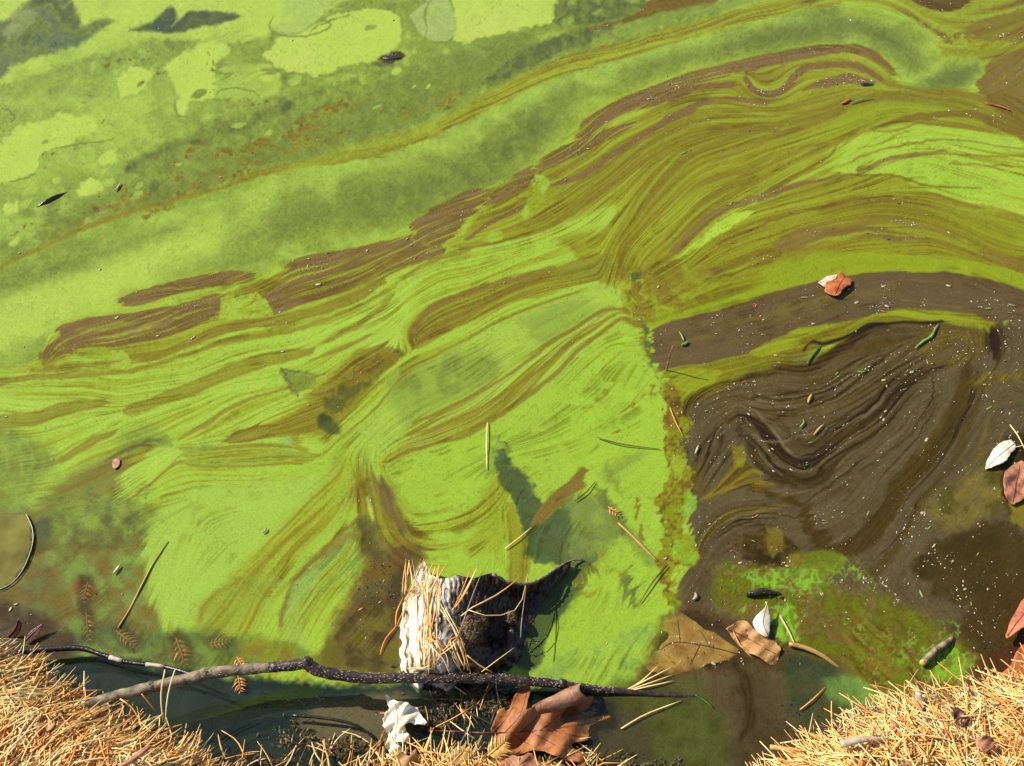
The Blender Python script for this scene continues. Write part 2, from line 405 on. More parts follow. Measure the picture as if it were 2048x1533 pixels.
    # olive-brown crumbs between the rafts
    for p in ('342,339 377,298 404,275 406,286 370,322','421,315 479,291 531,269 536,290 479,308 428,318','449,363 486,332 523,328 486,355',
     '589,240 630,227 632,247 582,279 577,264','281,431 360,380 396,376 325,420 290,440','872,209 920,180 913,204 882,221','330,350 350,340 372,350 340,362',
     '640,215 700,190 690,215 650,232','235,385 250,370 246,410 225,420'):
        poly(p,['OB','OL','BO','OB'],.95,3,9,6,'i',0,1.5,brk=('g',.4,.35))
    stroke('100,470 200,425 300,395 420,350 560,290 720,205 800,170','OB',[6,16,14,18,20,14,6],.8,5,14,8,brk=('i',.56,.2))
    stroke('500,330 640,280 780,240 900,190',['OB','OL'],[8,14,12,8],.8,4,14,8,brk=('i',.5,.15))
    poly('757,118 775,106 800,103 812,114 790,126 768,127',['VB','BX'],1,3,4,4,'i')
    stroke('745,128 790,132','DT',7,.8,4)
    poly('961,168 1005,128 1050,99 1125,68 1228,48 1186,79 1091,120 1005,164',['DT','TG','DT'],.9,8,8,5,'i')
    poly('1105,10 1194,-60 1310,-60 1290,14 1240,40 1159,52 1113,50',['TG','DT','GG'],.9,7,8,5,'i')
    poly('1240,42 1290,18 1325,-10 1450,-40 1440,2 1400,18 1348,26 1300,30','BO',1,3,5,4)
    stroke('1180,60 1240,44 1300,28',['BO'],6,.9,3,4)
    # ---- the olive line above the tongue
    stroke('-60,560 100,487 250,428 420,382 560,337 680,320 817,288 961,216 1108,137 1200,108',['OL','OB','OL'],[8,10,12,10,12,12,10,14,20,24],.9,3,5,3)
    stroke('560,345 680,310 760,290 850,262 960,205 1080,150',['YO','OL','YO'],[10,26,30,26,24,30],.7,5,6,3,'f')
    stroke('880,255 1000,195 1108,140 1262,95 1378,62 1500,30 1600,10 1690,2',['OB','OL','YO','OL'],[16,26,34,34,34,28,20,14],.95,4,5,3,'f',-.1,1.3)
    stroke('1050,165 1200,118 1350,80 1480,52','YO',[6,10,10,6],.8,4,4)
    stroke('1240,60 1350,30 1440,14 1560,-20','GG',[16,22,22,20],.9,5,5)
    # ---- upper right corner
    poly('1560,15 1700,-60 2190,-60 2190,190 2048,110 1975,125 1930,108 1890,102 1872,74 1835,45 1795,24 1725,8 1640,8',['BO','OB','OL','OL','YO'],1,5,6,5,'m',0,1.2)
    poly('1814,-40 1980,-40 1930,14 1889,26 1855,18 1830,5',['BO','VB'],1,3,6,4)
    stroke('1800,-6 1850,24 1895,32 1960,12 2040,-10',['YO','OG'],[8,10,12,10],.8,4,8,5,brk=('g',.42,.3))
    stroke('1840,40 1900,70 1960,85 2060,55',['OG','YO','OL'],[10,26,28,14],.85,6,10,7,'i',brk=('g',.5,.35))
    poly('1930,58 1982,34 2080,15 2080,72 1982,80 1945,74',['BO','OB'],.85,4,7,5,'m')
    poly('1964,137 2010,108 2190,70 2190,330 2100,300 2030,250 1975,215 1955,180',['BO','OB','BR','OB'],1,5,6,4,'m')
    stroke('1885,108 1990,104 2060,85','OL',[14,14,10],.8,4,4)
    # ---- streaky olive belt
    poly('74,722 245,640 431,600 520,560 700,520 890,490 980,410 1075,345 1176,270 1280,230 1380,165 1588,105 1690,92 1760,105 1800,168 1950,185 2040,270 2190,340 2190,640 1940,640 1350,640 1262,640 1100,470 900,530 640,600 285,725 100,740',['OB',(142,134,46),'OL','OL','YO'],.95,6,6,3,'s',-.02,.95,dr=1)
    poly('1100,470 1200,400 1290,330 1340,330 1300,420 1250,500 1240,560 1150,500',['OB','OL','OL','YO'],.8,20,8,3,'s',-.02,1.0)
    # left streaky pale green
    poly('-150,765 100,758 240,752 300,738 470,690 590,665 700,622 800,580 830,620 810,680 740,760 650,850 600,930 350,935 200,1050 -150,1100',['OL','YO','MG','MG','SG'],1,8,6,3,'s',.12,.95)
    poly('900,500 1000,480 1100,455 1230,410 1210,450 1100,480 980,520 800,590 760,560',['OL','YO','MG','MG','SG'],.9,10,6,3,'s',.08,1.0)
    # ---- brown scum, the long broken ribbon
    BRC=['YO','OB',(118,96,52),'BR','BR',(124,100,58),'BR',(142,118,76)]
    for p in ('74,719 113,678 113,657 171,637 240,627 342,613 428,589 447,599 431,630 342,671 240,692 164,695 127,712 84,727',
     '243,612 243,594 308,574 394,553 462,545 514,551 486,568 377,582 291,608',
     '524,594 562,549 600,514 700,498 820,472 892,486 872,514 770,545 699,579 616,606 545,628',
     '818,452 851,425 927,387 968,374 977,387 971,404 920,455 885,488 850,490','981,388 1050,338 1072,342 1070,362 998,405 979,408',
     '1074,325 1108,301 1194,264 1255,246 1270,253 1194,292 1091,340 1076,341',
     '1148,268 1176,234 1262,190 1378,146 1485,120 1588,98 1673,88 1742,98 1780,132 1775,146 1749,121 1690,106 1588,122 1485,146 1378,172 1324,205 1228,238 1168,276'):
        poly(p,BRC,1,2.2,4,4,'f',.14,1.35,dr=1,rim=('YO',2.6,.55,5)); poly(p,['BR'],0,2,4,3,'f',rim=('BO',2.0,.5,-1))
    for s,w in (('130,690 220,672 320,645 420,612',[3,8,8,4]),('150,665 250,650 360,620',[3,6,3]),('290,596 400,574 480,560',[3,7,3]),('560,600 640,570 740,535 830,510',[4,12,12,4]),('600,545 700,520 800,500',[3,8,3]),('640,590 720,560',[3,7]),('840,470 900,432 950,395',[2,6,2])):
        stroke(s,['OL','OB','YO'],w,.85,2.5,7,3,brk=('f',.45,.4))
    for s,w in (('1495,161 1512,182 1547,188 1571,175 1595,147 1622,134 1690,130 1732,140 1758,158',[14,13,16,14,14,13,13,12,10]),
     ('1340,196 1389,177 1463,168',[14,14,11]),('1340,236 1416,203 1485,201 1535,208',[16,12,14,10]),
     ('1101,373 1159,353 1228,308 1313,253 1378,223',[6,12,12,12,12]),('937,477 988,442 1040,414 1067,397',[8,9,10,6]),
     ('1610,180 1650,165 1700,160 1750,170',[6,18,20,10])):
        stroke(s,['BR','BR','OB'],w,1,2,5,2.5,'f',-.2)
    for s,w,c in (('916,497 1022,476 1091,455 1159,411 1228,363 1296,318 1378,274 1450,252',[10,10,9,12,14,14,14,8],'OB'),('960,480 1060,440 1130,395 1210,345 1290,290 1360,250',[3,8,9,9,8,3],'OB'),
     ('1290,240 1400,195 1500,215 1600,225 1690,195',[4,8,10,12,5],'OB'),('1130,425 1230,340 1330,270 1430,235 1560,232',[4,8,10,8,4],'BO'),('1360,300 1440,262 1520,258 1560,262',[8,16,14,6],'BO'),
     ('1240,540 1250,470 1300,390 1370,310 1440,280 1560,250 1680,215 1800,195 1900,205 2060,265',[8,14,12,14,16,16,22,24,26,36],'BO'),
     ('1310,450 1360,380 1420,335 1500,295 1600,255 1700,225 1830,205',[6,10,12,14,12,14,10],'OB')):
        stroke(s,['OB' if c=='BO' else c,c,'OL'],w,.66,3,5,2.5,'f',-.1)
    # knots of green where ribbons break
    for p in ('445,600 500,585 530,600 545,630 480,640 440,640 380,690 350,690 430,650','960,480 985,465 1010,465 1000,480','1075,345 1100,370 1080,400 1055,430 1040,425 1060,385','895,492 920,498 910,530 880,530','125,715 230,700 260,720 250,745 140,735 100,740'):
        poly(p,['OG','MG','YO'],.95,3,6,5,'i')
    stroke('930,480 970,475 990,462 1010,470','YO',3,.8,2,8,6)
    stroke('1075,360 1068,385 1050,395 1040,390','OB',4,.9,2,6,4)
    stroke('490,580 510,600 490,615 500,630','OB',4,.7,2,8,5)
    # ---- right: bright streaked lens and its dark veins
    poly('1656,338 1690,291 1745,262 1827,251 1964,262 2190,300 2190,470 2048,432 1930,406 1793,356 1690,348',['OL','YO',(156,198,58),(164,208,66),'LG'],1,5,5,3,'s',.2,1.25)
    poly('1700,215 1800,205 1880,210 1930,225 1840,240 1780,255 1740,258 1690,270 1640,280','OG',.6,8,6,3,kind='f')
    poly('1350,520 1400,478 1434,447 1485,423 1505,425 1451,463 1382,505',(160,208,58),1,2.5,4,3)
    poly('1400,440 1470,400 1560,370 1640,330 1660,300 1690,280 1660,350 1560,390 1480,420',['OL','YO','OG','MG'],.8,8,6,3,'f',.1,1.2)
    for s,w,c in (('1742,257 1827,236 1930,229 2000,245 2080,275 2190,310',[6,14,16,24,40,50],'BO'),('1718,339 1793,315 1850,306 1886,302',[9,11,8,3],'BR'),('1533,381 1588,356 1656,315 1682,281',[7,7,4,3],'BO'),
     ('1350,500 1416,435 1485,404 1567,377 1642,360',[20,18,14,12,7],'BR'),('1434,491 1485,466 1553,440 1620,425',[7,8,6,3],'BO'),('1360,470 1440,400 1540,350 1656,286',[5,7,8,4],'OB'),
     ('1382,420 1450,370 1540,330 1600,300 1650,284',[4,8,9,9,4],'OB'),('1690,350 1780,352 1860,372 1960,380',[3,6,5,3],'BO'),('1520,400 1600,372 1700,350',[4,9,3],'BR'),
     ('1680,336 1730,310 1800,290 1900,280 2060,300',[2,4,4,4,3],'OB'),('1850,306 1930,310 2048,312',[4,4,4],'OB'),('1745,262 1800,262 1850,248 1960,262',[3,5,4,2],'OB'),('1900,330 1980,330 2060,338',[3,4,3],'OB'),('1720,296 1780,280 1820,262',[2,4,2],'OB')):
        stroke(s,[c,c,'OB'],w,.78,2,6,2.5,'f',-.2)
    # ---- right: olive-brown arcs
    poly('1340,560 1400,520 1480,480 1543,450 1622,425 1656,405 1718,394 1827,404 1930,438 2048,480 2190,520 2190,620 2048,548 1930,524 1759,508 1622,504 1540,516 1434,560 1350,600 1270,640 1275,580',['BO','OB',(134,124,40),'OL','OL'],.95,6,8,5,'s',.08,.9)
    poly('1543,512 1560,480 1600,460 1660,452 1680,460 1620,490 1570,508','BR',.7,6,6,3,kind='f')
    stroke('1650,420 1700,402 1800,402 1900,425 2020,470',['BO','OB'],[10,18,16,18,20],.8,6,8,5)
    stroke('1690,450 1780,440 1860,455 1920,480',['BR','OB'],[8,14,14,8],.8,5,6,4)
    stroke('1650,470 1720,462 1790,470 1850,478',['BR','BO'],[10,24,20,8],.85,4,6,5)
    stroke('1610,492 1700,470 1780,466 1860,476','YO',[5,8,3,3],.7,3,8,5)
    poly('1860,400 1930,420 2080,460 2190,500 2190,530 2048,500 1960,470 1880,430','OG',.5,14,8,4)
    poly('1960,500 2050,520 2190,560 2190,600 2048,560 1970,520',['BR','OB'],.7,8,6,4,'m')
    # olive-green belt under it
    poly('1300,612 1348,597 1434,556 1540,514 1622,502 1759,506 1930,522 2048,547 2190,600 2190,640 2048,580 1930,549 1827,544 1725,546 1622,566 1519,593 1451,617 1348,640 1300,655',['OL','OG','OG','OG'],1,3,6,4,'w',.05,.8)
    poly('1340,612 1380,585 1440,560 1500,545 1520,565 1460,590 1400,610 1350,625',['OB','OL','OL'],.8,6,7,5,'m')
    stroke('1320,610 1380,575 1440,556 1480,545 1520,530 1560,510',['BO','VB'],[8,7,6,4,8,8],.85,3,8,5)
    stroke('1310,590 1360,562 1420,545 1430,552',['BR','BO'],[14,26,22,8],.8,5,6,4)
    stroke('1500,540 1560,512 1620,500 1700,500',['OB'],[14,26,22,6],.6,8,8,5)
    poly('1330,520 1420,545 1450,580 1380,610 1300,640 1270,600 1290,540',['OB','OL','YO','OL'],.6,14,10,6,'i',0,1.4)
    poly('1225,545 1260,530 1290,545 1285,590 1290,650 1300,720 1285,725 1265,660 1240,620 1225,590',['OB','OL','YO','OB'],.9,5,8,6,'i',0,1.5)
    poly('1262,548 1285,546 1280,556 1262,562',(84,104,60),.8,3,3)
    # dark brown sheet with flecks
    poly('1305,660 1348,639 1451,617 1519,592 1622,566 1725,546 1827,544 1930,549 2048,580 2190,630 2190,690 2048,645 1998,648 1930,628 1827,619 1759,628 1656,652 1571,672 1512,700 1485,713 1348,737 1310,735',['MB',(108,92,62),(112,95,66),(106,88,60)],1,3,5,3,'s',.15,1)
    stroke('1350,690 1450,660 1560,620 1680,590 1800,575',['MB','OB'],[8,12,14,14,6],.45,8,10,4)
    # olive lens strip
    poly('1325,755 1348,737 1485,714 1512,700 1571,672 1656,652 1759,628 1827,619 1930,628 1998,648 2020,655 1960,668 1879,648 1742,655 1690,680 1649,692 1608,712 1553,740 1440,778 1360,800',['BO','OD','OD','OL'],1,3,5,3,'f')
    for p in ('1345,760 1352,742 1420,738 1446,745 1430,765 1380,782 1350,778','1500,712 1512,700 1560,680 1600,680 1580,698 1530,712','1582,664 1600,655 1680,646 1660,655 1620,668','1742,630 1810,622 1900,630 1990,650 1970,660 1880,645 1800,634'):
        poly(p,['OL','OG'],1,3,4,3,'f')
    # ---- the dark right-hand pool
    poly('1360,800 1440,778 1553,738 1615,725 1690,680 1742,655 1879,646 1960,664 2020,652 2190,650 2190,1650 1150,1650 1180,1400 1330,1290 1350,1180 1392,1120 1380,1030 1372,960 1358,890 1362,840',[(80,68,48),(94,82,58),(102,89,63),(106,94,66),(110,98,70)],1,4,6,4,'s',.0,.5,dr=.25)
    poly('1560,720 1700,690 1760,660 1880,650 1960,665 1960,720 1860,745 1760,780 1640,840 1520,850 1420,840 1420,790',['BX','VB',(92,78,50),'DB',(104,88,52),'DB'],.7,18,10,4,'s',.08,.8)
    poly('1840,650 1955,665 1965,710 1900,735 1850,725 1830,690',['OB','BO','VB','DB'],.7,12,6,4,'f')
    poly('1975,660 2010,668 2005,710 1985,715 1970,690',['BK','VB'],.9,5,5,3)
    stroke('2000,650 2012,690 1995,730 1975,755',['BK','DB'],[8,10,8,6],.8,4,6)
    stroke('1882,736 1838,753 1800,781 1766,825 1725,856 1684,880 1656,907 1622,928 1588,928 1560,904 1533,870 1509,842 1478,832 1454,846',['BK','BX'],[6,14,18,15,14,16,20,24,22,22,20,14,10,5],1,3,7,3); stroke('1860,748 1815,790 1775,842 1720,884 1670,915 1630,950 1590,958 1550,935','BK',[2,4,5,4,4,5,4,2],.9,2,6,3); stroke('1845,770 1800,815 1750,870 1700,905 1660,940','BX',[2,5,4,4,2],.9,2,6,3); stroke('1500,870 1530,905 1555,935 1590,950','BK',[3,8,6,3],.8,3,6,3); stroke('1890,770 1850,830 1800,890 1740,930 1690,955','BX',[2,5,6,5,2],.8,2,6,3); stroke('1760,700 1700,730 1640,770 1560,790 1480,800',['BK','BX'],[2,5,6,5,2],.8,2,6,3); stroke('1800,690 1740,740 1660,800 1590,830',['BX','BK'],[2,6,5,2],.8,2,6,3); stroke('1440,850 1420,890 1400,940 1380,960','BK',[2,5,5,2],.8,2,5,3)
    stroke('1870,742 1820,785 1780,835 1730,875 1690,900',['BX','DB'],[4,8,8,8,6],.8,4,6)
    stroke('1850,735 1790,760 1750,800 1700,845 1650,870',['DB','BX','BK'],[6,12,14,10,6],.7,5,8)
    _m=_r.Random(9)
    _S=[catm('1882,736 1838,753 1800,781 1766,825 1725,856 1684,880 1656,907 1622,928 1588,928 1560,904 1533,870 1509,842 1478,832 1454,846'),catm('1935,735 1925,790 1905,830 1882,870 1845,925 1793,980 1765,1040 1713,1088'),catm('1840,690 1780,720 1720,760 1650,800 1560,820 1480,810 1400,830'),catm('1395,1100 1420,1060 1480,1025 1560,1018 1620,1040')]
    for k in range(74):
        c=_S[_m.choices([0,1,2,3],[5,3,3,1])[0]]; n_=len(c); a=int(_m.uniform(0,.6)*n_); b=min(n_,a+int(_m.uniform(.25,.6)*n_)); off=_m.gauss(0,34)
        q=c[a:b:3]
        if len(q)<3: continue
        t=[(q[min(i+1,len(q)-1)]-q[max(i-1,0)]) for i in range(len(q))]
        s=' '.join('%.1f,%.1f'%(p[0]-d[1]/(abs(d[0])+abs(d[1])+1e-6)*off,p[1]+d[0]/(abs(d[0])+abs(d[1])+1e-6)*off) for p,d in zip(q,t))
        stroke(s,_m.choice(['BK','BK','BX',(132,120,92),(124,110,80)]),[1,_m.uniform(2.5,6),_m.uniform(2,5),1],_m.uniform(.4,.85),1.6,5,2)
    stroke('1880,645 1810,646 1742,652 1690,676 1649,687 1620,686 1606,704',['BK'],[8,5,8,7,7,5,3],.9,3,4)
    stroke('1553,735 1615,738 1650,715 1690,692 1742,655 1770,652',['BK','VB'],[8,20,22,18,12,4],.85,5,6)
    stroke('1360,830 1400,790 1470,765 1560,742',['VB','BK','OB'],[22,16,12,6],.8,6,8)
    stroke('1520,850 1600,818 1680,780 1760,735',['BK','DB'],[10,6,5,4],.7,4,8)
    stroke('1700,860 1640,890 1600,880 1560,850',['BX'],[10,20,18,8],.7,8,8)
    stroke('1475,860 1500,885 1515,920 1540,950 1590,960 1650,955 1668,925',['BX','BK'],[14,14,12,16,26,22,8],.7,7,8)
    stroke('1935,735 1925,790 1905,830 1882,870 1845,925 1793,980 1765,1040 1713,1088 1661,1106 1636,1080 1615,1040 1585,1005 1536,984 1475,960',['VB',(72,58,26),'BX'],[20,28,34,34,36,38,40,44,40,34,24,16,14,12],.92,6,8,5,'f')
    poly('1470,925 1490,900 1500,930 1545,985 1480,972 1420,988 1395,1005 1440,965',['OB','BO','VB'],.95,4,6,5,'f')
    poly('1462,892 1490,896 1488,930 1470,930',['OB','OL'],.8,5,5,4,'i')
    stroke('1400,1000 1435,985 1470,972','OB',[3,8,10],.9,3,4)
    for s,w in (('1395,975 1420,930 1440,890 1445,860',[5,8,8,3]),('1410,985 1430,950 1460,900',[4,6,3]),('1385,940 1400,900 1430,860',[8,10,4]),('1378,990 1385,960 1372,930',[12,20,12])):
        stroke(s,['BK','BX'],w,.6,4,6)
    poly('1366,940 1385,925 1402,960 1395,990 1378,985',['BO','VB'],.7,7,5,4)
    stroke('1392,1110 1420,1060 1480,1025 1560,1018',['VB','BX','OB'],[20,28,20,8],.7,8,6)
    stroke('1900,750 1885,830 1850,900','DB',[16,20,10],.5,8,8)
    stroke('1970,760 1960,800 1935,850 1910,910 1870,970 1830,1030 1790,1100 1745,1150',['BX','VB'],[10,14,16,16,14,14,16,22],.7,7,8,4)
    stroke('1990,800 1965,880 1940,930 1880,990',['OB','BX'],[4,8,8,5],.6,5,8)
    stroke('1930,770 1990,750 2060,760',['OB','VB'],[10,22,14],.8,7,8,6)
    poly('1960,790 2000,800 2070,840 2190,860 2190,780 2040,770',['DB',(96,84,56)],.7,12,8)
    poly('1850,1010 1930,960 1980,900 2020,940 2010,1010 1960,1040 1890,1060',['OB','MB',(92,88,34)],.7,24,14,5,'i')
    poly('1835,1135 1863,1096 1957,1049 2026,1048 2060,1080 2190,1090 2190,1300 2000,1290 1939,1212 1872,1198 1842,1158',[(68,57,34),(80,67,40),(64,54,34)],.85,14,20,8,'l')
    poly('1900,1270 1960,1200 2030,1150 2190,1100 2190,1400 2000,1370 1960,1350',[(70,56,34),(84,68,42)],.85,22,12,5,'l')
    poly('2000,910 2030,870 2190,860 2190,1040 2040,1040 2010,1000',[(48,40,28),'BX'],.9,9,8,5,'i')
    poly('2020,990 2048,1000 2190,1000 2190,1060 2040,1050','OB',.9,6,8,6,kind='i')
    # murky green of the lower right
    poly('1420,1130 1560,1130 1700,1180 1800,1200 1880,1260 1950,1300 1940,1390 1760,1400 1640,1350 1560,1260 1440,1220',['BO','MB',(108,104,36),(116,124,34)],.8,22,14,6,'i',.05,1.2)
    poly('1596,1110 1650,1100 1690,1120 1670,1150 1610,1150',(120,132,46),.9,7,6,4)
    poly('1700,1230 1790,1260 1830,1320 1810,1370 1730,1370 1690,1310',['VB','BO','OB'],.75,14,10,6,'m')
    for p,o in (('1480,1160 1500,1135 1560,1130 1610,1140 1660,1150 1640,1175 1600,1180 1570,1170 1545,1180 1500,1182',1),('1540,1225 1570,1205 1590,1215 1598,1270 1580,1300 1548,1290 1540,1260',1),('1478,1230 1510,1250 1515,1290 1490,1240',.95),('1840,1310 1860,1285 1895,1270 1925,1300 1945,1345 1950,1365 1890,1372 1845,1355',1),('1800,1290 1830,1270 1815,1310 1822,1345 1800,1330',.9)):
        poly(p,[(112,160,46),(130,188,54),(118,172,62)],o*.8,9,20,14,'i',0,1.3,brk=('q',.25,.7))
    for s in ('1640,1170 1600,1190 1570,1215','1500,1180 1480,1210 1490,1240','1560,1140 1600,1160 1660,1165 1690,1150','1690,1260 1740,1280 1790,1330 1810,1370','1740,1250 1780,1290 1800,1340 1795,1375','1830,1230 1825,1270 1800,1300 1770,1290','1880,1230 1890,1260 1895,1290','1700,1300 1740,1340 1800,1380','1530,1210 1580,1195 1620,1185','1450,1150 1480,1165 1470,1200','1660,1350 1720,1385 1800,1395','1600,1180 1640,1150 1700,1140 1750,1180'):
        stroke(s,[(118,170,48),(100,128,36)],[12,34,34,12],.95,9,20,14,'i',brk=('q',.62,.35))
    for p in ('1852,1330 1872,1302 1900,1284 1926,1302 1944,1340 1948,1362 1900,1370 1856,1352','1546,1228 1570,1210 1588,1222 1594,1268 1578,1296 1552,1286','1500,1160 1530,1142 1570,1140 1560,1160 1530,1174','1590,1150 1630,1148 1650,1158 1610,1172','1660,1365 1700,1356 1750,1386 1740,1404 1690,1406'):
        poly(p,(120,188,46),.9,7,16,10,'i',brk=('q',.05,.8))
    poly('1500,1130 1470,1090 1540,1060 1600,1100 1590,1135',['BK','VB','OB'],.7,8,10,8,'i')
    poly('1530,1055 1560,1060 1560,1100 1540,1110',['OB','BO'],.8,5,8,6,'i')
    # ---- central field
    poly('600,930 690,905 760,935 830,905 900,880 985,850 1060,800 1130,735 1190,690 1240,650 1280,660 1290,710 1330,760 1352,800 1335,850 1324,895 1342,955 1312,1005 1332,1060 1340,1130 1345,1200 1330,1260 1300,1340 1060,1400 1000,1200 850,1120 700,1060',['YO','MG',(146,194,56),'LG'],1,5,6,4,'s',.25,.5)
    poly('1100,800 1230,700 1290,720 1345,800 1320,900 1335,955 1305,1010 1330,1060 1338,1130 1345,1250 1230,1330 1080,1380 1050,1340 1130,1180 1180,1000 1120,900',(146,196,54),.6,30,10,4)
    # band N and line and upper field
    poly('690,870 750,815 820,738 920,683 1074,608 1180,573 1240,580 1240,630 1211,615 1125,666 1022,735 920,797 824,844 780,900 730,930',['GG','MG',(150,190,70),'MG'],1,6,6,3,'s',.15,1)
    poly('770,760 850,720 960,700 1000,760 900,810 820,840 790,820',['TG','GG','GG'],.7,26,12,5,'i')
    poly('1040,640 1120,600 1190,600 1150,650 1080,690',['TG','GG'],.55,20,10,4,'m')
    poly('827,694 812,664 851,618 920,587 1022,556 1108,537 1194,505 1225,520 1230,560 1194,562 1091,590 1022,607 920,652 845,695',['BO','OB','OB','OL','OL'],.9,3.5,5,3,'f',.02,1.2)
    stroke('827,680 851,625 920,592 1022,560 1108,540',['BR','OB'],[6,14,12,16,10],.8,3,4)
    stroke('840,685 900,640 960,615',['BR','OB'],[4,10,4],.7,3,4)
    poly('1108,540 1160,525 1200,510 1225,530 1200,555 1120,560',['OB','TG','OL'],.6,8,6,4)
    stroke('687,875 748,820 817,742 851,720 920,686 988,648 1074,611 1177,576',['OB','OL'],[3,5,6,6,5,5,5,3],.9,2,3)
    poly('766,930 790,905 824,845 920,797 1022,735 1125,666 1211,615 1262,632 1272,648 1245,640 1211,660 1159,702 1108,750 1040,805 971,850 885,884 820,905',['OB','OL',(140,156,56),(140,168,60),'MG'],.9,6,5,3,'f',.05,1.2)
    for s,w in (('766,930 817,903 870,888 900,875',[4,8,8,4]),('885,884 920,876 971,848 1040,803 1108,749 1159,701 1211,660 1245,638 1272,646',[6,10,12,10,9,8,7,6,4]),('824,848 900,815 1000,760 1100,690 1200,625 1250,618',[3,8,6,7,7,4]),('826,870 930,830 1010,785 1090,730 1170,660 1230,632',[3,5,6,6,5,3])):
        stroke(s,['OB','BO'],w,.66,2,4,2)
    for s in ('1290,692 1228,690 1177,730 1125,775','1292,705 1240,706 1200,745 1160,790','1275,670 1230,672 1190,705','1260,740 1210,790 1150,840','1300,760 1240,830 1160,875'):
        stroke(s,['OL','YO'],[2,4,4,2],.7,2,4,2)
    # fan and folds left of centre
    poly('356,880 411,849 445,825 497,798 582,774 651,747 690,730 690,800 660,860 600,860 500,870 400,890',['OL','YO',(160,195,62),'MG'],.6,8,6,3,'s',.05,1.3)
    poly('455,882 470,862 548,842 600,820 620,790 690,720 740,690 800,700 760,760 700,830 660,880 640,870 560,870 480,886',['BO','OB','OL','OB'],.85,6,8,5,'f',.05,1.4)
    poly('640,800 700,740 780,700 815,702 760,750 710,800 660,830',['TG','BO','OB',(96,98,50)],.85,8,8,5,'i')
    poly('632,835 645,825 670,840 680,865 665,868 640,855',['DT',(60,72,44)],.9,5,4,3,'i')
    poly('360,892 440,892 520,890 560,892 600,905 628,915 610,930 500,928 430,935 380,930',['OB','OL','YO','GG'],.85,5,5,3,'f',.15,1.3)
    stroke('455,880 475,866 520,852 560,848',['BO'],[5,7,6,3],.8,2,4); stroke('460,886 500,882 545,866',['BO'],[4,6,3],.8,2,4)
    poly('560,885 580,872 590,890 572,896',(128,170,96),.6,5,3)
    stroke('560,850 590,860 600,890 628,914',['OB','OL'],[4,16,16,6],.7,4,6,4)
    for s,w,c in (('356,878 411,850 445,826 497,799 582,774 651,747',[6,10,9,7,6,4],'OB'),('257,820 342,794 445,750 514,726 575,712 625,702',[18,24,26,26,24,10],'x'),('281,722 342,702 462,654 582,637 700,599 766,563',[6,14,18,18,20,14],'y'),
     ('-40,765 0,764 103,752 240,747 294,733 377,709 462,681 582,661 700,620 790,575',[22,16,10,9,9,9,9,9,9,4],'OB'),('-60,850 0,844 68,838 120,820 208,806',[26,26,26,24,12],'x'),('60,745 120,735 200,728 240,722',[6,10,10,4],'OB'),
     ('232,864 190,880 150,905 103,928 34,938 -60,965',[7,14,12,10,8,6],'x'),('0,784 103,790 171,800 212,806',[2,3,3,2],'OL'),('800,560 870,520 940,500',[4,10,4],'OB'),('400,690 500,670 640,650 720,620',[3,5,5,3],'OL'),
     ('640,690 700,660 760,620 790,590',[3,12,12,4],'OB'),('620,720 680,700 740,670',[4,10,4],'OB'),('360,928 445,934 530,930 606,928',[3,5,4,4],'OB'),('240,1014 308,962 356,927 372,924',[3,5,5,2],'OB'),('255,1000 320,950 360,915',[2,4,2],'OB'),('600,900 560,890 480,892 400,902',[3,5,4,2],'OB'),
     ('-40,870 60,868 120,855 180,835',[3,4,4,2],'OL'),('480,870 420,885 360,890',[2,3,2],'DG')):
        if c=='x': stroke(s,['OB','OL','OB','OL'],w,.72,2.5,4,2,edge='OB')
        elif c=='y': stroke(s,['BR','OB','OB','OL'],w,.82,2.5,4,2,edge='OB')
        else: stroke(s,[c],w,.68,2,4,2)
    # darker window in the sheet (clear water with the depth showing)
    poly('560,738 585,742 630,755 620,775 590,790 575,770','TG',.75,7,4,3,kind='i'); stroke('563,738 578,768 598,795','DT',[5,4,2],.8,2,3); stroke('563,740 600,745 635,752','DT',[4,5,2],.7,3,3)
    poly('215,925 245,895 290,880 310,882 330,870 345,890 300,900 270,910 235,945',['TG','GG'],.8,8,6,4,'i')
    poly('235,880 270,855 310,850 325,880 270,890 240,905',['TG','GG'],.55,14,8,4,'i')
    stroke('255,905 290,885 318,883','DT',[5,9,5],.8,4,5); stroke('215,920 240,905 270,893 310,893',['BX','BO'],[8,8,5,3],.85,3,4)
    poly('240,925 265,905 295,895 290,915 260,935',['OB','OL'],.8,4,4,3,'f')
    # lower left murk
    poly('-150,850 0,845 60,880 120,920 60,990 -20,1020 -150,1040',['TG','GG','DG'],.75,26,12,5,'i')
    poly('60,1030 120,960 220,910 260,930 250,980 230,1040 120,1060',['BO','MB','TG','MB'],.85,18,12,6,'m')
    poly('-150,1020 40,1000 100,1030 230,1000 280,1050 300,1100 280,1160 330,1240 300,1330 60,1380 -150,1300',['BO','MB','DG','GG'],.85,26,16,6,'i',0,.9)
    poly('60,1030 100,1010 230,990 290,1000 330,1030 290,1080 240,1110 160,1120 90,1100',['DT','TG','GG'],.7,18,12,6,'i',.1,.9)
    for i in range(46):
        import math as _m
        a=(i*37)%230; b=(i*53)%150
        x=70+a; y=990+b*.85-a*.18
        stroke('%g,%g %g,%g'%(x,y,x+18,y+9+(i%3)*3),(70,94,74),[2,7,2],.42,5,10,5)
    poly('60,1050 95,1040 100,1085 70,1110 55,1080',(70,84,66),.7,10,6,4)
    stroke('80,1080 110,1095 130,1130','DT',[20,20,8],.5,9,8)
    poly('30,1180 90,1130 130,1200 120,1260 20,1300 -150,1280 -150,1200',['MB',(110,88,52),'DB'],.8,24,12,5,'i',cv=.85)
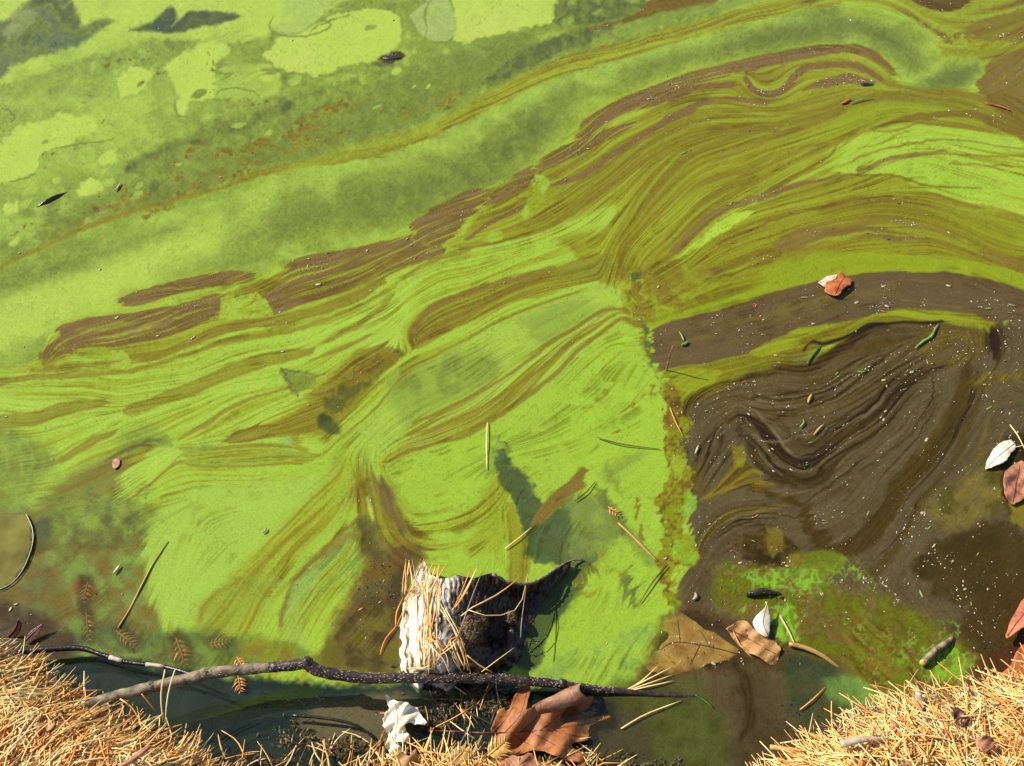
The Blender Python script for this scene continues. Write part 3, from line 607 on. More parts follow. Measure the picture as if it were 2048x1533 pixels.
    poly('100,1150 300,1080 340,1150 320,1260 180,1290 90,1260',['MB','DG','GG'],.6,30,14,6,'i')
    for p,c_ in (('150,1165 185,1155 190,1190 165,1215 145,1195',(176,104,52)),('235,1262 275,1258 285,1290 250,1300',(190,122,50)),('340,1280 372,1270 385,1310 360,1335 338,1315',(196,128,48)),('420,1275 460,1270 465,1292 430,1296',(188,128,52)),('170,1225 195,1230 190,1290 168,1280',(150,98,52)),('85,1240 120,1235 125,1270 90,1280',(112,78,56)),('265,1215 240,1260 228,1262 250,1215',(150,96,44)),('300,1290 330,1300 320,1330 295,1320',(140,100,48)),('480,1310 500,1320 495,1345 475,1340',(180,118,48))):
        poly(p,c_,.6,10,10,7,'i')
    poly('40,1060 140,1080 260,1120 300,1200 260,1290 120,1290 30,1220',['BO','MB','DG'],.45,40,16,8,'i')
    # brighter apron right of it
    poly('290,1100 320,1010 400,970 560,960 640,945 690,920 640,1000 540,1090 440,1170 400,1240 340,1260 300,1180',['YO','MG',(150,198,68),(148,197,64)],1,14,10,4,'s',.22,.45)
    poly('690,905 740,940 720,1000 640,1080 560,1170 500,1270 420,1300 390,1240 440,1170 540,1070 620,990',['OB','OL','YO','YO',(140,178,56)],.92,22,8,4,'m',.08,1.0)
    poly('580,1170 620,1120 690,1080 750,1030 740,1100 690,1170 620,1230 585,1280 560,1240',['OL','YO','MG','DG'],.85,14,10,5,'s',.05,1.2)
    stroke('650,1110 690,1080 730,1050',['BR','MB'],[12,20,10],.6,8,10)
    stroke('740,1030 690,1060 640,1110 590,1160 560,1250',['BO','MB'],[6,8,10,10,8],.8,5,8); stroke('690,1000 620,1060 580,1110 570,1140 540,1180',['OB','OL'],[3,5,6,5,3],.8,3,6)
    poly('420,1210 450,1160 500,1150 560,1150 540,1200 470,1250 410,1260',['OL','GG'],.4,18,10,6,'i')
    stroke('400,1240 410,1210 440,1180 480,1160',['OB','OL'],[12,12,10,5],.75,6,8)
    poly('575,1200 590,1165 640,1140 630,1180 600,1230 610,1290 580,1300',(142,186,74),.6,10,8,5)
    poly('700,960 740,945 770,980 800,1010 830,1060 850,1100 800,1110 740,1120 720,1060 710,1000',['BO','OB','OL','MB'],.9,10,10,6,'m',0,1.3)
    poly('750,965 772,962 790,1000 785,1020 765,1000',['BR',(104,88,70)],.85,8,6,4); stroke('765,1000 785,1030 800,1060',['BR','DB'],[12,18,14],.75,8,8)
    poly('715,1040 745,1045 760,1080 755,1120 720,1100',['DT','BX'],.7,14,8,5,'i')
    stroke('735,990 738,1015 745,1040','BG',[4,8,6],.9,3,6,4)
    stroke('760,930 800,1000 850,1040','OL',[10,16,8],.4,8,8)
    poly('830,1060 880,1066 950,1050 1000,1000 1005,960 985,955 960,1000 900,1040 840,1048',['OB','OL','YO'],.8,7,6,4,'f',.1,1.2)
    poly('840,1075 920,1082 980,1060 1010,1010 1000,1050 960,1090 900,1100 850,1095',['OB','OL','YO','MG'],.7,8,8,4,'f',.1)
    poly('955,985 1000,952 1015,985 1020,1050 1000,1100 960,1110 930,1090 970,1040',['OL','YO','OL'],.7,12,8,4,'f')
    stroke('1020,1010 1030,1060 1040,1110 1035,1150',['OB','OL'],[10,30,44,40],.85,6,6,4)
    poly('985,945 970,910 985,890 1000,905 1012,955 1000,960','DG',.45,14,6,4)
    stroke('985,868 998,880 1015,905','TG',[4,6,10],.8,4,4)
    # the dark cleft and clear pool in the centre
    poly('988,925 998,900 1012,905 1030,935 1060,965 1080,1000 1095,1030 1130,1000 1150,990 1140,1050 1190,1070 1200,1110 1180,1130 1110,1130 1060,1120 1055,1090 1040,1040 1012,985 992,955',['DT',(84,102,62),(92,110,68)],1,7,6,6,'i')
    poly('1120,1000 1160,985 1230,1020 1260,1060 1220,1090 1190,1120 1130,1120 1140,1060',['TG',(126,142,80),'GG'],.85,16,8,4,'i')
    poly('1058,1058 1075,1020 1110,985 1150,945 1168,930 1170,945 1165,975 1130,1000 1100,1035 1070,1060',['BR','OB',(126,104,70)],1,3.5,4,3,'f')
    stroke('1185,990 1205,1000 1240,1050 1245,1070',['DT','TG'],[8,14,16,6],.8,6,5); stroke('1190,970 1205,985 1225,1010',['TG','DT'],[4,14,10],.8,6,5)
    stroke('1215,930 1225,960 1245,985','TG',[10,16,4],.6,7,5); stroke('1210,955 1250,925 1290,905','TG',[14,26,8],.5,14,6)
    stroke('1185,905 1200,890','TG',[5,4],.7,3); stroke('1160,990 1175,1000','TG',[10,6],.6,5)
    stroke('1240,1050 1275,1090 1310,1125',['TG','DG'],[10,30,16],.6,10,6)
    poly('1105,1140 1150,1130 1190,1130 1170,1170 1130,1180 1090,1200','DT',.75,6,6,3,cv=.8)  # shade cast by the log's lip, painted dark teal
    poly('1245,1150 1265,1130 1262,1170 1275,1200 1272,1215 1250,1195 1240,1170',['DT','TG'],.85,7,6,4)
    stroke('1160,1170 1190,1130 1210,1100',['OB','OL'],[16,10,5],.6,6,6); stroke('1160,1185 1180,1188 1190,1180','OL',[10,12,6],.8,3,4)
    stroke('1230,1140 1250,1150','OL',5,.6)
    for p in ('1270,995 1276,1000 1275,1035 1268,1038','1278,1050 1285,1055 1286,1082 1278,1080','1300,768 1306,770 1308,795 1302,790','1266,800 1272,810 1270,820','1228,865 1246,855 1240,865'):
        poly(p,'OB',.9,2,2,2)
    # the ragged margin between green and brown
    poly('1318,770 1352,800 1380,850 1362,900 1385,960 1378,1010 1370,1060 1395,1120 1350,1140 1345,1180 1358,1210 1330,1200 1318,1100 1335,1060 1306,1005 1340,955 1324,893 1332,850',['BO','OB','OL',(136,150,34)],1,3,10,12,'g',0,1.2,dr=0)
    for p in ('1330,790 1350,810 1345,830','1348,905 1372,915 1366,945 1350,940','1376,990 1392,1000 1380,1030 1370,1020','1345,1085 1385,1075 1390,1110 1360,1120','1352,1010 1366,1030 1358,1050','1332,880 1344,895 1336,905','1325,1060 1340,1080 1330,1100'):
        poly(p,(124,174,46),.9,4,12,10,'i',brk=('r',.4,.7))
    poly('1330,760 1360,790 1356,850 1335,850',['BO','OB','VB'],.9,4,4,4,'i')
    poly('1372,975 1395,1000 1375,1040 1365,1030',(130,190,60),.8,4,6,5); poly('1345,1085 1378,1070 1392,1125 1350,1120',['OL',(128,186,46)],.9,5,8,8,'i')
    poly('1345,905 1368,920 1365,950 1340,950','YO',.8,4,6,6)
    stroke('1285,640 1295,690 1305,740 1335,775',['OB','DG','BO'],[16,14,12,10],.8,4,10,8,'i',brk=('g',.45,.4))
    stroke('1290,655 1300,700 1300,730',(74,96,44),[10,14,10],.6,4,10,8,brk=('g',.5,.3))
    # ---- shallows along the bank: clear brown and slate water, bank shade painted in
    poly('740,1110 800,1090 845,1115 820,1170 800,1330 640,1340 680,1240 700,1180',[(112,84,48),(122,88,52),(104,88,60)],.85,26,12,6,'i',cv=.8)
    poly('780,1150 830,1130 800,1250 770,1250',(74,66,52),.6,18,8,5,cv=.7)
    poly('620,1330 700,1230 760,1200 800,1260 790,1345 700,1350',['OD','MB',(98,84,44)],.8,18,8,5,'i',cv=.7)
    poly('440,1290 520,1270 640,1320 560,1340 450,1345',['DG','OL','OB'],.8,14,10,6,'i',cv=.8)
    poly('60,1310 150,1300 260,1310 340,1340 420,1345 480,1300 420,1260 340,1270 240,1250 120,1260',['DG',(96,108,66),(120,150,70)],.7,20,10,6,'i',cv=.7)
    poly('-150,1210 40,1215 110,1250 160,1290 120,1320 -150,1330',[(96,72,50),(84,66,48),'DB'],.85,14,8,5,'i',cv=.7)
    poly('60,1330 200,1318 420,1350 640,1370 800,1372 800,1360 1060,1370 1190,1385 1230,1400 1200,1440 1190,1500 1180,1650 -150,1650 -150,1360',[(54,74,64),(48,66,58)],1,12,10,6,'l',cv=.42)  # clear water with the bank's shadow painted in as slate
    poly('400,1440 560,1380 640,1380 560,1420 440,1450',(70,92,30),.7,10,6,4,cv=.5)  # branch's shadow painted as a dark green strip
    poly('620,1400 820,1390 820,1500 700,1520 600,1470',(128,116,82),.9,22,8,4,cv=.85)
    poly('1040,1360 1080,1320 1160,1300 1240,1270 1300,1250 1330,1290 1300,1350 1230,1395 1160,1385',['MG',(140,190,60),(120,170,66)],.9,18,10,4,'i')
    poly('1020,1330 1050,1230 1120,1180 1160,1180 1100,1260 1070,1340',(70,86,64),.7,10,6,4,cv=.6)  # log's cast shadow painted into the water colour
    poly('1210,1390 1300,1350 1400,1380 1440,1430 1480,1533 1400,1650 1150,1650 1190,1480',[(100,106,54),(92,98,46),(86,88,44)],.92,34,14,6,'i',cv=.8)
    poly('1180,1400 1280,1440 1300,1533 1150,1560 1150,1450',(96,84,60),.7,26,8,4,cv=.6)
    poly('1320,1240 1380,1220 1480,1260 1560,1290 1560,1330 1480,1350 1400,1340 1290,1350 1300,1300',(168,112,48),.55,22,14,9,'i',cv=.22,cop=1)
    poly('1450,1345 1485,1325 1530,1320 1560,1380 1600,1470 1590,1600 1500,1610 1460,1540 1455,1440',[(92,80,58),(86,74,52),(78,66,46)],.9,50,26,8,'i',cv=.9)
    stroke('1470,1330 1495,1380 1500,1440 1480,1480',['BX','BK'],[10,22,18,8],.7,7,6)
    poly('1560,1310 1640,1310 1700,1360 1720,1410 1640,1470 1590,1440 1570,1380',[(74,86,62),(84,92,58),(94,94,58)],.9,20,10,5,'i',cv=.7)
    poly('1650,1360 1700,1350 1760,1385 1770,1410 1700,1415 1660,1395',(112,166,66),.85,14,8,5)
    poly('1930,1340 2000,1300 2190,1260 2190,1420 1950,1420',[(110,66,44),(124,80,54)],.6,14,8,5,'i',cv=.5)

    for p_ in ('225,1255 250,1245 285,1290 270,1305 235,1280','340,1270 370,1262 392,1320 375,1340 345,1320','408,1280 435,1268 468,1276 460,1294 420,1300','160,1150 185,1150 180,1215 155,1215','165,1222 185,1222 190,1285 165,1285'):
        poly(p_,(128,120,58),.3,12,6,3,cv=.38,cop=1)
    poly('1090,1395 1150,1380 1220,1400 1235,1440 1190,1500 1120,1500 1080,1450',(104,96,60),.5,14,6,3,cv=.25,cop=1)
    # hair-fine drift lines wherever the sheet has been pulled along
    amp=.25+1.0*sm((fbm(UU/150,VV/90,640,3)-.36)/.3)
    A*=1+(-np.clip(.55-F,0,1)*.38*amp*sm((fbm(UU/34,VV/22,660,3)-.36)/.26)-np.clip(.4-M,0,1)*.05+.015)[...,None]*DR[...,None]*np.array([.8,.95,1.15],np.float32)
    mot=(fbm(UU/4.5,VV/4.5,120,3)-.5)*.22+(fbm(UU/16,VV/11,125,3)-.5)*.14
    A*=1+(mot*(1-DR)*np.clip((200-A[...,0])/60,.12,1))[...,None]
    # fine dust of colonies everywhere
    dot=fbm(UU/3.6,VV/3.6,780,2); A*=1-(.10*sm((dot-.64)/.12)*sm((fbm(UU/60,VV/60,790,2)-.3)/.3))[...,None]
    gr=(fbm(UU/3.2,VV/3.2,95,2)-.5)
    A*=1+gr[...,None]*.07
    A=A*.9+np.stack([blur1(blur1(A[...,i],1,0),1,1) for i in range(3)],-1)*.1
    return A,cov,STK,cx,cy
# ------------------------------------------------------- pond bed and bank
SHORE=pts('-700,1230 -150,1285 0,1335 70,1362 140,1410 205,1452 300,1495 400,1530 440,1590 560,1600 700,1560 830,1518 1000,1503 1120,1512 1190,1545 1260,1610 1460,1620 1540,1560 1590,1522 1660,1490 1715,1446 1800,1418 1900,1412 2000,1388 2060,1362 2200,1310 2700,1200')
shoreW=[at(u,v,0) for u,v in SHORE]
LAND=np.array([(p.x,p.y) for p in shoreW]+[(9,.2),(9,-12),(-9,-12),(-9,.2)])
def land_d(x,y):
    x=np.asarray(x,float);y=np.asarray(y,float)
    d=np.full(x.shape,1e9); ins=np.zeros(x.shape,bool); n=len(LAND)
    for i in range(n):
        a=LAND[i];b=LAND[(i+1)%n];ex,ey=b-a;L=ex*ex+ey*ey
        t=np.clip(((x-a[0])*ex+(y-a[1])*ey)/L,0,1)
        d=np.minimum(d,(x-a[0]-t*ex)**2+(y-a[1]-t*ey)**2)
        c=(a[1]>y)!=(b[1]>y)
        if abs(ey)>1e-12: ins^=c&(x<ex*(y-a[1])/ey+a[0])
    d=np.sqrt(d); return np.where(ins,d,-d)
def side_h(x):                # the two shoulders stand higher than the little inlet between them
    x=np.asarray(x,float)
    return .018+.062*sm((-.20-x)/.16)+.035*sm((x-.27)/.14)
def ground_h(x,y):
    d=land_d(x,y); w=(fbm(np.asarray(x)*18+40,np.asarray(y)*18+40,300,3)-.5)
    up=side_h(x)*sm(d/.035)+np.clip(d,0,1.2)*.10+w*.014*sm(d/.03)
    dn=-.012-.10*np.clip(-d,0,.5)-.05*np.clip(-d-.5,0,8)+w*.012
    return np.where(d>0,np.maximum(up-.012*(1-sm(d/.01)),-.012),dn)
gx=np.concatenate([-np.geomspace(9,1.3,14),np.linspace(-1.25,1.25,190),np.geomspace(1.3,9,14)])
gy=np.concatenate([-np.geomspace(12,.2,16),np.linspace(-.15,.62,110),np.linspace(.64,2.4,50),np.geomspace(2.6,60,20)])
GX,GY=np.meshgrid(gx,gy); GZ=ground_h(GX,GY)
nx,ny=len(gx),len(gy)
V=np.stack([GX.ravel(),GY.ravel(),GZ.ravel()],1)
F=[(j*nx+i,j*nx+i+1,(j+1)*nx+i+1,(j+1)*nx+i) for j in range(ny-1) for i in range(nx-1)]
m_ground=material('needle_soil',(120,84,44),(214,152,80),.8,60,.3,.5,200,contrast=(.3,.7))
n,l=N(m_ground); p_=n['Principled BSDF']; src=p_.inputs['Base Color'].links[0].from_socket   # pond mud below the waterline
tcg=n.new('ShaderNodeTexCoord'); sz=n.new('ShaderNodeSeparateXYZ'); l.new(tcg.outputs['Object'],sz.inputs[0]); mz=n.new('ShaderNodeMapRange'); mz.inputs[1].default_value=-.010; mz.inputs[2].default_value=.006; l.new(sz.outputs['Z'],mz.inputs[0])
mud=n.new('ShaderNodeMix'); mud.data_type='RGBA'; mud.inputs[6].default_value=(*alb((52,62,48)),1); l.new(mz.outputs[0],mud.inputs[0]); l.new(src,mud.inputs[7]); l.new(mud.outputs[2],p_.inputs['Base Color'])
g=mesh_obj('ground',V,F,m_ground); g['kind']='structure'
# ------------------------------------------------------------ pond surface
A,COV,STK,FCX,FCY=paint()
wm=bpy.data.meshes.new('pond_water')
def chart_to_world(U,Vv):
    a=(U-PW/2)/FPX; b=(PH/2-Vv)/FPX; dz=-sD+b*cD; t=-CAM_H/dz
    return a*t,(cD+b*sD)*t
XW,YW=chart_to_world(UU.astype(float),VV.astype(float))
nv=CW*CH; co=np.zeros((nv,3),np.float32); co[:,0]=XW.ravel(); co[:,1]=YW.ravel()
# a very slight swell of the thicker scum
co[:,2]=((fbm(XW*30,YW*30,700,2)-.5)*.0012).ravel()
ii,jj=np.meshgrid(np.arange(CW-1),np.arange(CH-1)); q=(jj*CW+ii).ravel()
quads=np.stack([q,q+CW,q+CW+1,q+1],1).astype(np.int32)[:,::-1]
quads=quads[:,::-1] if False else quads
# outer ring so the pond runs on beyond the surveyed patch
ring=np.concatenate([np.arange(CW)*1,(np.arange(1,CH)*CW+CW-1)])            # far row, right column
far=[]; 
def outer(k):
    x,y=co[k,0],co[k,1]; return (x*14,max(y,.1)*14 if y>0 else y,0)
edge=list(range(CW-1,-1,-8))+[0]; edge=sorted(set(edge))
left=[j*CW for j in range(0,CH,8)]+[(CH-1)*CW]; right=[j*CW+CW-1 for j in range(0,CH,8)]+[(CH-1)*CW+CW-1]
chain=list(dict.fromkeys(left[::-1]+edge+right))
ext=[]
for k in chain:
    x,y=co[k,0],co[k,1]; f=30.
    ext.append((x*f,y*f,0))
co2=np.vstack([co,np.array(ext,np.float32)])
tri=[(chain[i],chain[i+1],nv+i+1,nv+i) for i in range(len(chain)-1)]
allq=np.vstack([quads,np.array(tri,np.int32)])
nf=len(allq)
wm.vertices.add(len(co2)); wm.vertices.foreach_set('co',co2.ravel())
wm.loops.add(nf*4); wm.loops.foreach_set('vertex_index',allq.ravel())
wm.polygons.add(nf); wm.polygons.foreach_set('loop_start',np.arange(0,nf*4,4,dtype=np.int32))
wm.update(calc_edges=True); wm.validate()
wm.polygons.foreach_set('use_smooth',np.ones(nf,bool))
rgb=np.maximum(lin(np.clip(A,3,255))/KEXP*1.02-np.array([.003,.004,.007]),.004)
rgba=np.ones((len(co2),4),np.float32); rgba[:nv,:3]=rgb.reshape(-1,3); rgba[nv:,:3]=rgba[chain,:3]
at1=wm.color_attributes.new('scum','FLOAT_COLOR','POINT'); at1.data.foreach_set('color',rgba.ravel())
cvv=np.ones(len(co2),np.float32); cvv[:nv]=COV.ravel()
a2=wm.attributes.new('cover','FLOAT','POINT'); a2.data.foreach_set('value',cvv)
water=bpy.data.objects.new('pond_water',wm); col.objects.link(water); water['kind']='structure'
if wm.polygons[10].normal.z<0: wm.flip_normals()
m=bpy.data.materials.new('algae_water'); m.use_nodes=True; n,l=N(m); n.clear()
out=n.new('ShaderNodeOutputMaterial'); ca=n.new('ShaderNodeAttribute'); ca.attribute_name='scum'; cv_=n.new('ShaderNodeAttribute'); cv_.attribute_name='cover'
tc=n.new('ShaderNodeTexCoord')
gn=n.new('ShaderNodeTexNoise'); gn.inputs['Scale'].default_value=420; gn.inputs['Detail'].default_value=3; l.new(tc.outputs['Object'],gn.inputs['Vector'])
mr=n.new('ShaderNodeMapRange'); mr.inputs[1].default_value=.3; mr.inputs[2].default_value=.7; mr.inputs[3].default_value=.86; mr.inputs[4].default_value=1.14
l.new(gn.outputs['Fac'],mr.inputs[0])
mx=n.new('ShaderNodeMix'); mx.data_type='RGBA'; mx.blend_type='MULTIPLY'; mx.inputs[0].default_value=1
l.new(ca.outputs['Color'],mx.inputs[6]); l.new(mr.outputs[0],mx.inputs[7])
pb=n.new('ShaderNodeBsdfPrincipled'); l.new(mx.outputs[2],pb.inputs['Base Color']); pb.inputs['Roughness'].default_value=.2; pb.inputs['IOR'].default_value=1.33; pb.inputs['Specular IOR Level'].default_value=.34
bn=n.new('ShaderNodeTexNoise'); bn.inputs['Scale'].default_value=90; bn.inputs['Detail'].default_value=4; l.new(tc.outputs['Object'],bn.inputs['Vector'])
bp=n.new('ShaderNodeBump'); bp.inputs['Strength'].default_value=.12; bp.inputs['Distance'].default_value=.002; l.new(bn.outputs['Fac'],bp.inputs['Height']); l.new(bp.outputs[0],pb.inputs['Normal'])
tr=n.new('ShaderNodeBsdfTransparent'); tr.inputs[0].default_value=(.84,.88,.70,1)
gl=n.new('ShaderNodeBsdfGlossy'); gl.inputs['Roughness'].default_value=.04
m1=n.new('ShaderNodeMixShader'); m1.inputs[0].default_value=.045; l.new(tr.outputs[0],m1.inputs[1]); l.new(gl.outputs[0],m1.inputs[2])
m2=n.new('ShaderNodeMixShader'); l.new(cv_.outputs['Fac'],m2.inputs[0]); l.new(m1.outputs[0],m2.inputs[1]); l.new(pb.outputs[0],m2.inputs[2])
l.new(m2.outputs[0],out.inputs[0]); wm.materials.append(m)
# ---------------------------------------------------------------- materials
m_bark=material('dark_wet_bark',(46,34,32),(96,74,62),.42,180,.5,.5,320,contrast=(.35,.7))
m_barkpale=material('peeled_grey_bark',(120,98,74),(196,176,138),.6,90,.4,.4,260)
m_lent=material('pale_lenticel',(196,176,140),(226,208,170),.6,60,.4,0)
m_twigblk=material('black_wet_twig',(24,19,16),(62,48,38),.3,160,.6,.4,300)
m_peel=material('bare_pale_wood',(214,190,160),(240,220,196),.5,120,.4,.2)
m_needle=material('orange_pine_needle',(240,168,80),(255,210,126),.5,30,.4,0,gain=1.55)
m_needle2=material('straw_pine_needle',(250,206,122),(255,232,172),.5,30,.4,0,gain=1.55)
m_needle3=material('rust_pine_needle',(206,124,52),(236,164,84),.5,30,.4,0,gain=1.55)
m_needled=material('dark_wet_needle',(74,52,26),(130,96,44),.4,30,.5,0)
m_needleg=material('grey_old_needle',(150,128,98),(206,184,150),.6,30,.3,0)
NEED=[m_needle,m_needle2,m_needle3,m_needled,m_needleg]
m_oak=material('brown_oak_leaf',(150,86,40),(222,144,78),.55,46,.35,.5,220,contrast=(.3,.68),c3=(120,62,30))
m_oakvein=material('red_leaf_vein',(126,50,40),(168,82,56),.45,60)
m_white=material('bleached_leaf',(216,198,162),(255,248,228),.55,70,.4,.35,240,gain=1.55)
m_cream=material('cream_leaf',(214,188,150),(246,232,206),.55,90,.35,.4,260,c3=(190,150,104),contrast=(.3,.6))
m_orange=material('orange_leaf',(196,92,40),(240,140,76),.5,60,.4,.3,contrast=(.35,.6))
m_tan=material('tan_leaf',(176,120,62),(228,176,108),.55,90,.35,.5,240,c3=(140,90,48),contrast=(.3,.62))
m_tansub=material('sunken_tan_leaf',(200,132,58),(255,206,120),.5,60,.3,.4,200,c3=(170,104,44),contrast=(.3,.62))
m_rose=material('pinkish_brown_leaf',(136,80,54),(196,134,98),.5,90,.4,.5,240,c3=(150,90,60),contrast=(.3,.62),gain=1.35)
m_red=material('reddish_leaf',(160,78,44),(222,128,76),.45,60,.4,.4,200,contrast=(.3,.7),gain=1.2)
m_purple=material('purple_brown_leaf',(70,42,38),(132,92,78),.45,60,.35,.3)
m_pad=material('olive_floating_leaf',(112,104,46),(150,146,66),.7,26,.08,.2)
m_rim=material('pale_leaf_rim',(210,190,150),(246,236,214),.35,60)
m_green=material('fresh_green_blade',(110,156,62),(156,190,96),.4,60)
m_greend=material('deep_green_blade',(74,118,40),(110,150,60),.4,60)
m_sprig=material('orange_sprig',(226,128,48),(255,190,96),.5,40)
m_sprigy=material('yellow_sprig',(226,164,66),(250,214,120),.5,40)
m_fleckp=material('pale_fleck',(176,158,112),(236,224,184),.45,40,.5,0)
m_fleckg=material('green_fleck',(120,160,60),(184,206,110),.4,90,.6,0)
m_flecko=material('orange_fleck',(206,92,36),(246,150,78),.4,90,.6,0)
m_fleckd=material('dark_fleck',(44,38,24),(84,70,40),.35,90,.6,0)
m_straw=material('straw_reed',(196,150,74),(232,190,110),.45,40)
m_pod=material('black_cone',(28,22,18),(74,58,44),.3,150,.7,.5)
m_sponge=material('brown_sponge',(40,28,18),(150,116,76),.75,420,.3,.8,600,contrast=(.4,.6))
m_bubble=bpy.data.materials.new('water_bubble'); m_bubble.use_nodes=True
_p=m_bubble.node_tree.nodes['Principled BSDF']; _p.inputs['Base Color'].default_value=(.9,.92,.88,1); _p.inputs['Roughness'].default_value=.03; _p.inputs['IOR'].default_value=1.2; _p.inputs['Transmission Weight'].default_value=1; _p.inputs['Coat Weight'].default_value=.6
# ------------------------------------------------------------ leaf builder
def leaf(name,outline,mat,zf,label,cat='leaf',spacing=5,thick=.00035,veins=None,vmat=None,seed=1,rough=1.2,group=None,smooth=True,vein_r=.0007):
    """outline in chart coordinates; zf(u,v) gives the height of the blade"""
    P=pts(outline)
    if smooth: P=catmull(np.vstack([P,P[:1]]),3)[:-1]
    rr=random.Random(seed)
    P=np.array([(u+rr.uniform(-rough,rough),v+rr.uniform(-rough,rough)) for u,v in P])
    x0,y0=P.min(0);x1,y1=P.max(0); pp=[Vector(p) for p in P]
    k=len(pp); y=y0
    while y<y1:
        x=x0
        while x<x1:
            pp.append(Vector((x+rr.uniform(-.3,.3)*spacing,y+rr.uniform(-.3,.3)*spacing))); x+=spacing
        y+=spacing
    ed=[(i,(i+1)%k) for i in range(k)]
    vo,eo,fo,_,_,_=geometry.delaunay_2d_cdt(pp,ed,[],1,1e-5)
    c=P.mean(0); base=at(c[0],c[1],zf(*c))
    root=empty(name,(base.x,base.y,0)); tag(root,label,cat,group)
    top=[at(p.x,p.y,zf(p.x,p.y)) for p in vo]; n_=len(top)
    V=top+[p-Vector((0,0,thick)) for p in top]
    F=[]; cnt={}
    for f in fo:
        a,b,c_=f
        nrm=(top[b]-top[a]).cross(top[c_]-top[a])
        f2=(a,b,c_) if nrm.z>0 else (a,c_,b)
        F.append(f2); F.append((f2[2]+n_,f2[1]+n_,f2[0]+n_))
        for e in ((f2[0],f2[1]),(f2[1],f2[2]),(f2[2],f2[0])): cnt[e]=1
    for (a,b) in list(cnt):
        if (b,a) not in cnt: F.append((a,a+n_,b+n_,b))
    bl=mesh_obj('blade',V,F,mat); under(bl,root)
    for i,vs_ in enumerate(veins or []):
        q=pts(vs_); q=catmull(q,5)
        W=[at(u,v,zf(u,v)+thick*.3) for u,v in q]; r0=vein_r*(1.5 if i==0 else .8)
        VV_,FF=tube_geo(W,[r0*(1-.6*j/len(W)) for j in range(len(W))],5)
        under(mesh_obj('midrib' if i==0 else 'vein',VV_,FF,vmat or m_oakvein),root)
    return root
def flat(z): return lambda u,v:z
def wavy(z,a,f=.06,s=0,clampz=None):
    def g(u,v):
        h=z+a*(math.sin(u*f+s)+math.sin(v*f*1.3+s*2.1)+.6*math.sin((u+v)*f*1.9+s))*.5
        return h
    return g
def stick(name,path,rads,mat,label,cat,sides=8,n=16,wob=.12,group=None,part='bark'):
    W=resample([at(*p) for p in path],n); rad=np.interp(np.linspace(0,1,n),np.linspace(0,1,len(rads)),rads)
    root=empty(name,(W[0].x,W[0].y,0)); tag(root,label,cat,group)
    Vt,Ft=tube_geo(W,list(rad),sides,wob)
    under(mesh_obj(part,Vt,Ft,mat),root); return root,W,rad
# ------------------------------------------------------------------- branch
BP=[(165,1412,.062),(230,1393,.060),(330,1369,.058),(430,1346,.056),(520,1337,.056),(585,1331,.058),(612,1328,.059),(640,1343,.053),(720,1356,.044),(800,1357,.040),(900,1356,.036),(1000,1358,.030),(1100,1367,.020),(1165,1375,.011),(1240,1383,.003),(1320,1389,.000),(1420,1396,-.004)]
W=resample([at(*p) for p in BP],120); rad=np.interp(np.linspace(0,1,120),[0,.05,.15,.3,.36,.39,.5,.7,.8,1],[.0062,.0068,.0070,.0066,.0076,.0068,.0064,.0058,.0046,.0028])
rb=random.Random(3); 
branch=empty('fallen_branch',(W[0].x,W[0].y,0)); tag(branch,'long dark speckled branch lying across the water edge from bank to pool','branch')
Vt,Ft=tube_geo(W[34:],[r*(1+.05*math.sin(i*1.7)+rb.uniform(-.05,.05)) for i,r in enumerate(rad[34:])],12,.07); under(mesh_obj('bark',Vt,Ft,m_bark),branch)
Vt,Ft=tube_geo(W[:35],[r*(1+.06*math.sin(i*1.3)+rb.uniform(-.04,.04)) for i,r in enumerate(rad[:35])],12,.07); o=under(mesh_obj('peeled_bark',Vt,Ft,m_barkpale),branch); o['label']='grey peeled lower end of the branch'
def lump(c,r,seed,squash=(1,1,1),seg=10,ring=7):
    rr=random.Random(seed); V=[];F=[]
    for i in range(ring+1):
        th=math.pi*i/ring
        for j in range(seg):
            ph=2*math.pi*j/seg; q=r*(1+rr.uniform(-.22,.22))
            V.append(Vector((c[0]+q*squash[0]*math.sin(th)*math.cos(ph),c[1]+q*squash[1]*math.sin(th)*math.sin(ph),c[2]+q*squash[2]*math.cos(th))))
    for i in range(ring):
        for j in range(seg): F.append((i*seg+j,(i+1)*seg+j,(i+1)*seg+(j+1)%seg,i*seg+(j+1)%seg))
    return V,F
for k,(i,r,mm) in enumerate(((41,.0084,m_bark),(12,.0066,m_barkpale),(22,.0068,m_barkpale),(58,.0058,m_bark),(90,.0058,m_bark))):
    V_,F_=lump(W[i]+Vector((0,.001,.0025)),r,20+k,(1,1,.8)); under(mesh_obj('knot',V_,F_,mm),branch)
# lenticels: pale corky specks standing off the bark
G_=Geo(); 
for k in range(1500):
    i=rb.randint(22,100); 
    if i<36 and rb.random()<.5: continue
    t=(W[min(i+1,119)]-W[i-1]).normalized(); a=t.cross(Vector((0,0,1))).normalized(); b=a.cross(t); th=rb.uniform(0,2*math.pi)
    nrm=a*math.cos(th)+b*math.sin(th); c=W[i]+t*rb.uniform(-.003,.003)+nrm*rad[i]*1.02; s=rb.uniform(.0003,.0008); w2=nrm.cross(t)
    G_.add([c+t*s*1.7,c+w2*s,c-t*s*1.7,c-w2*s,c+nrm*s*.7],[(0,1,4),(1,2,4),(2,3,4),(3,0,4)])
o=under(G_.obj('lenticels',m_lent,None,False),branch); o['kind']='stuff'
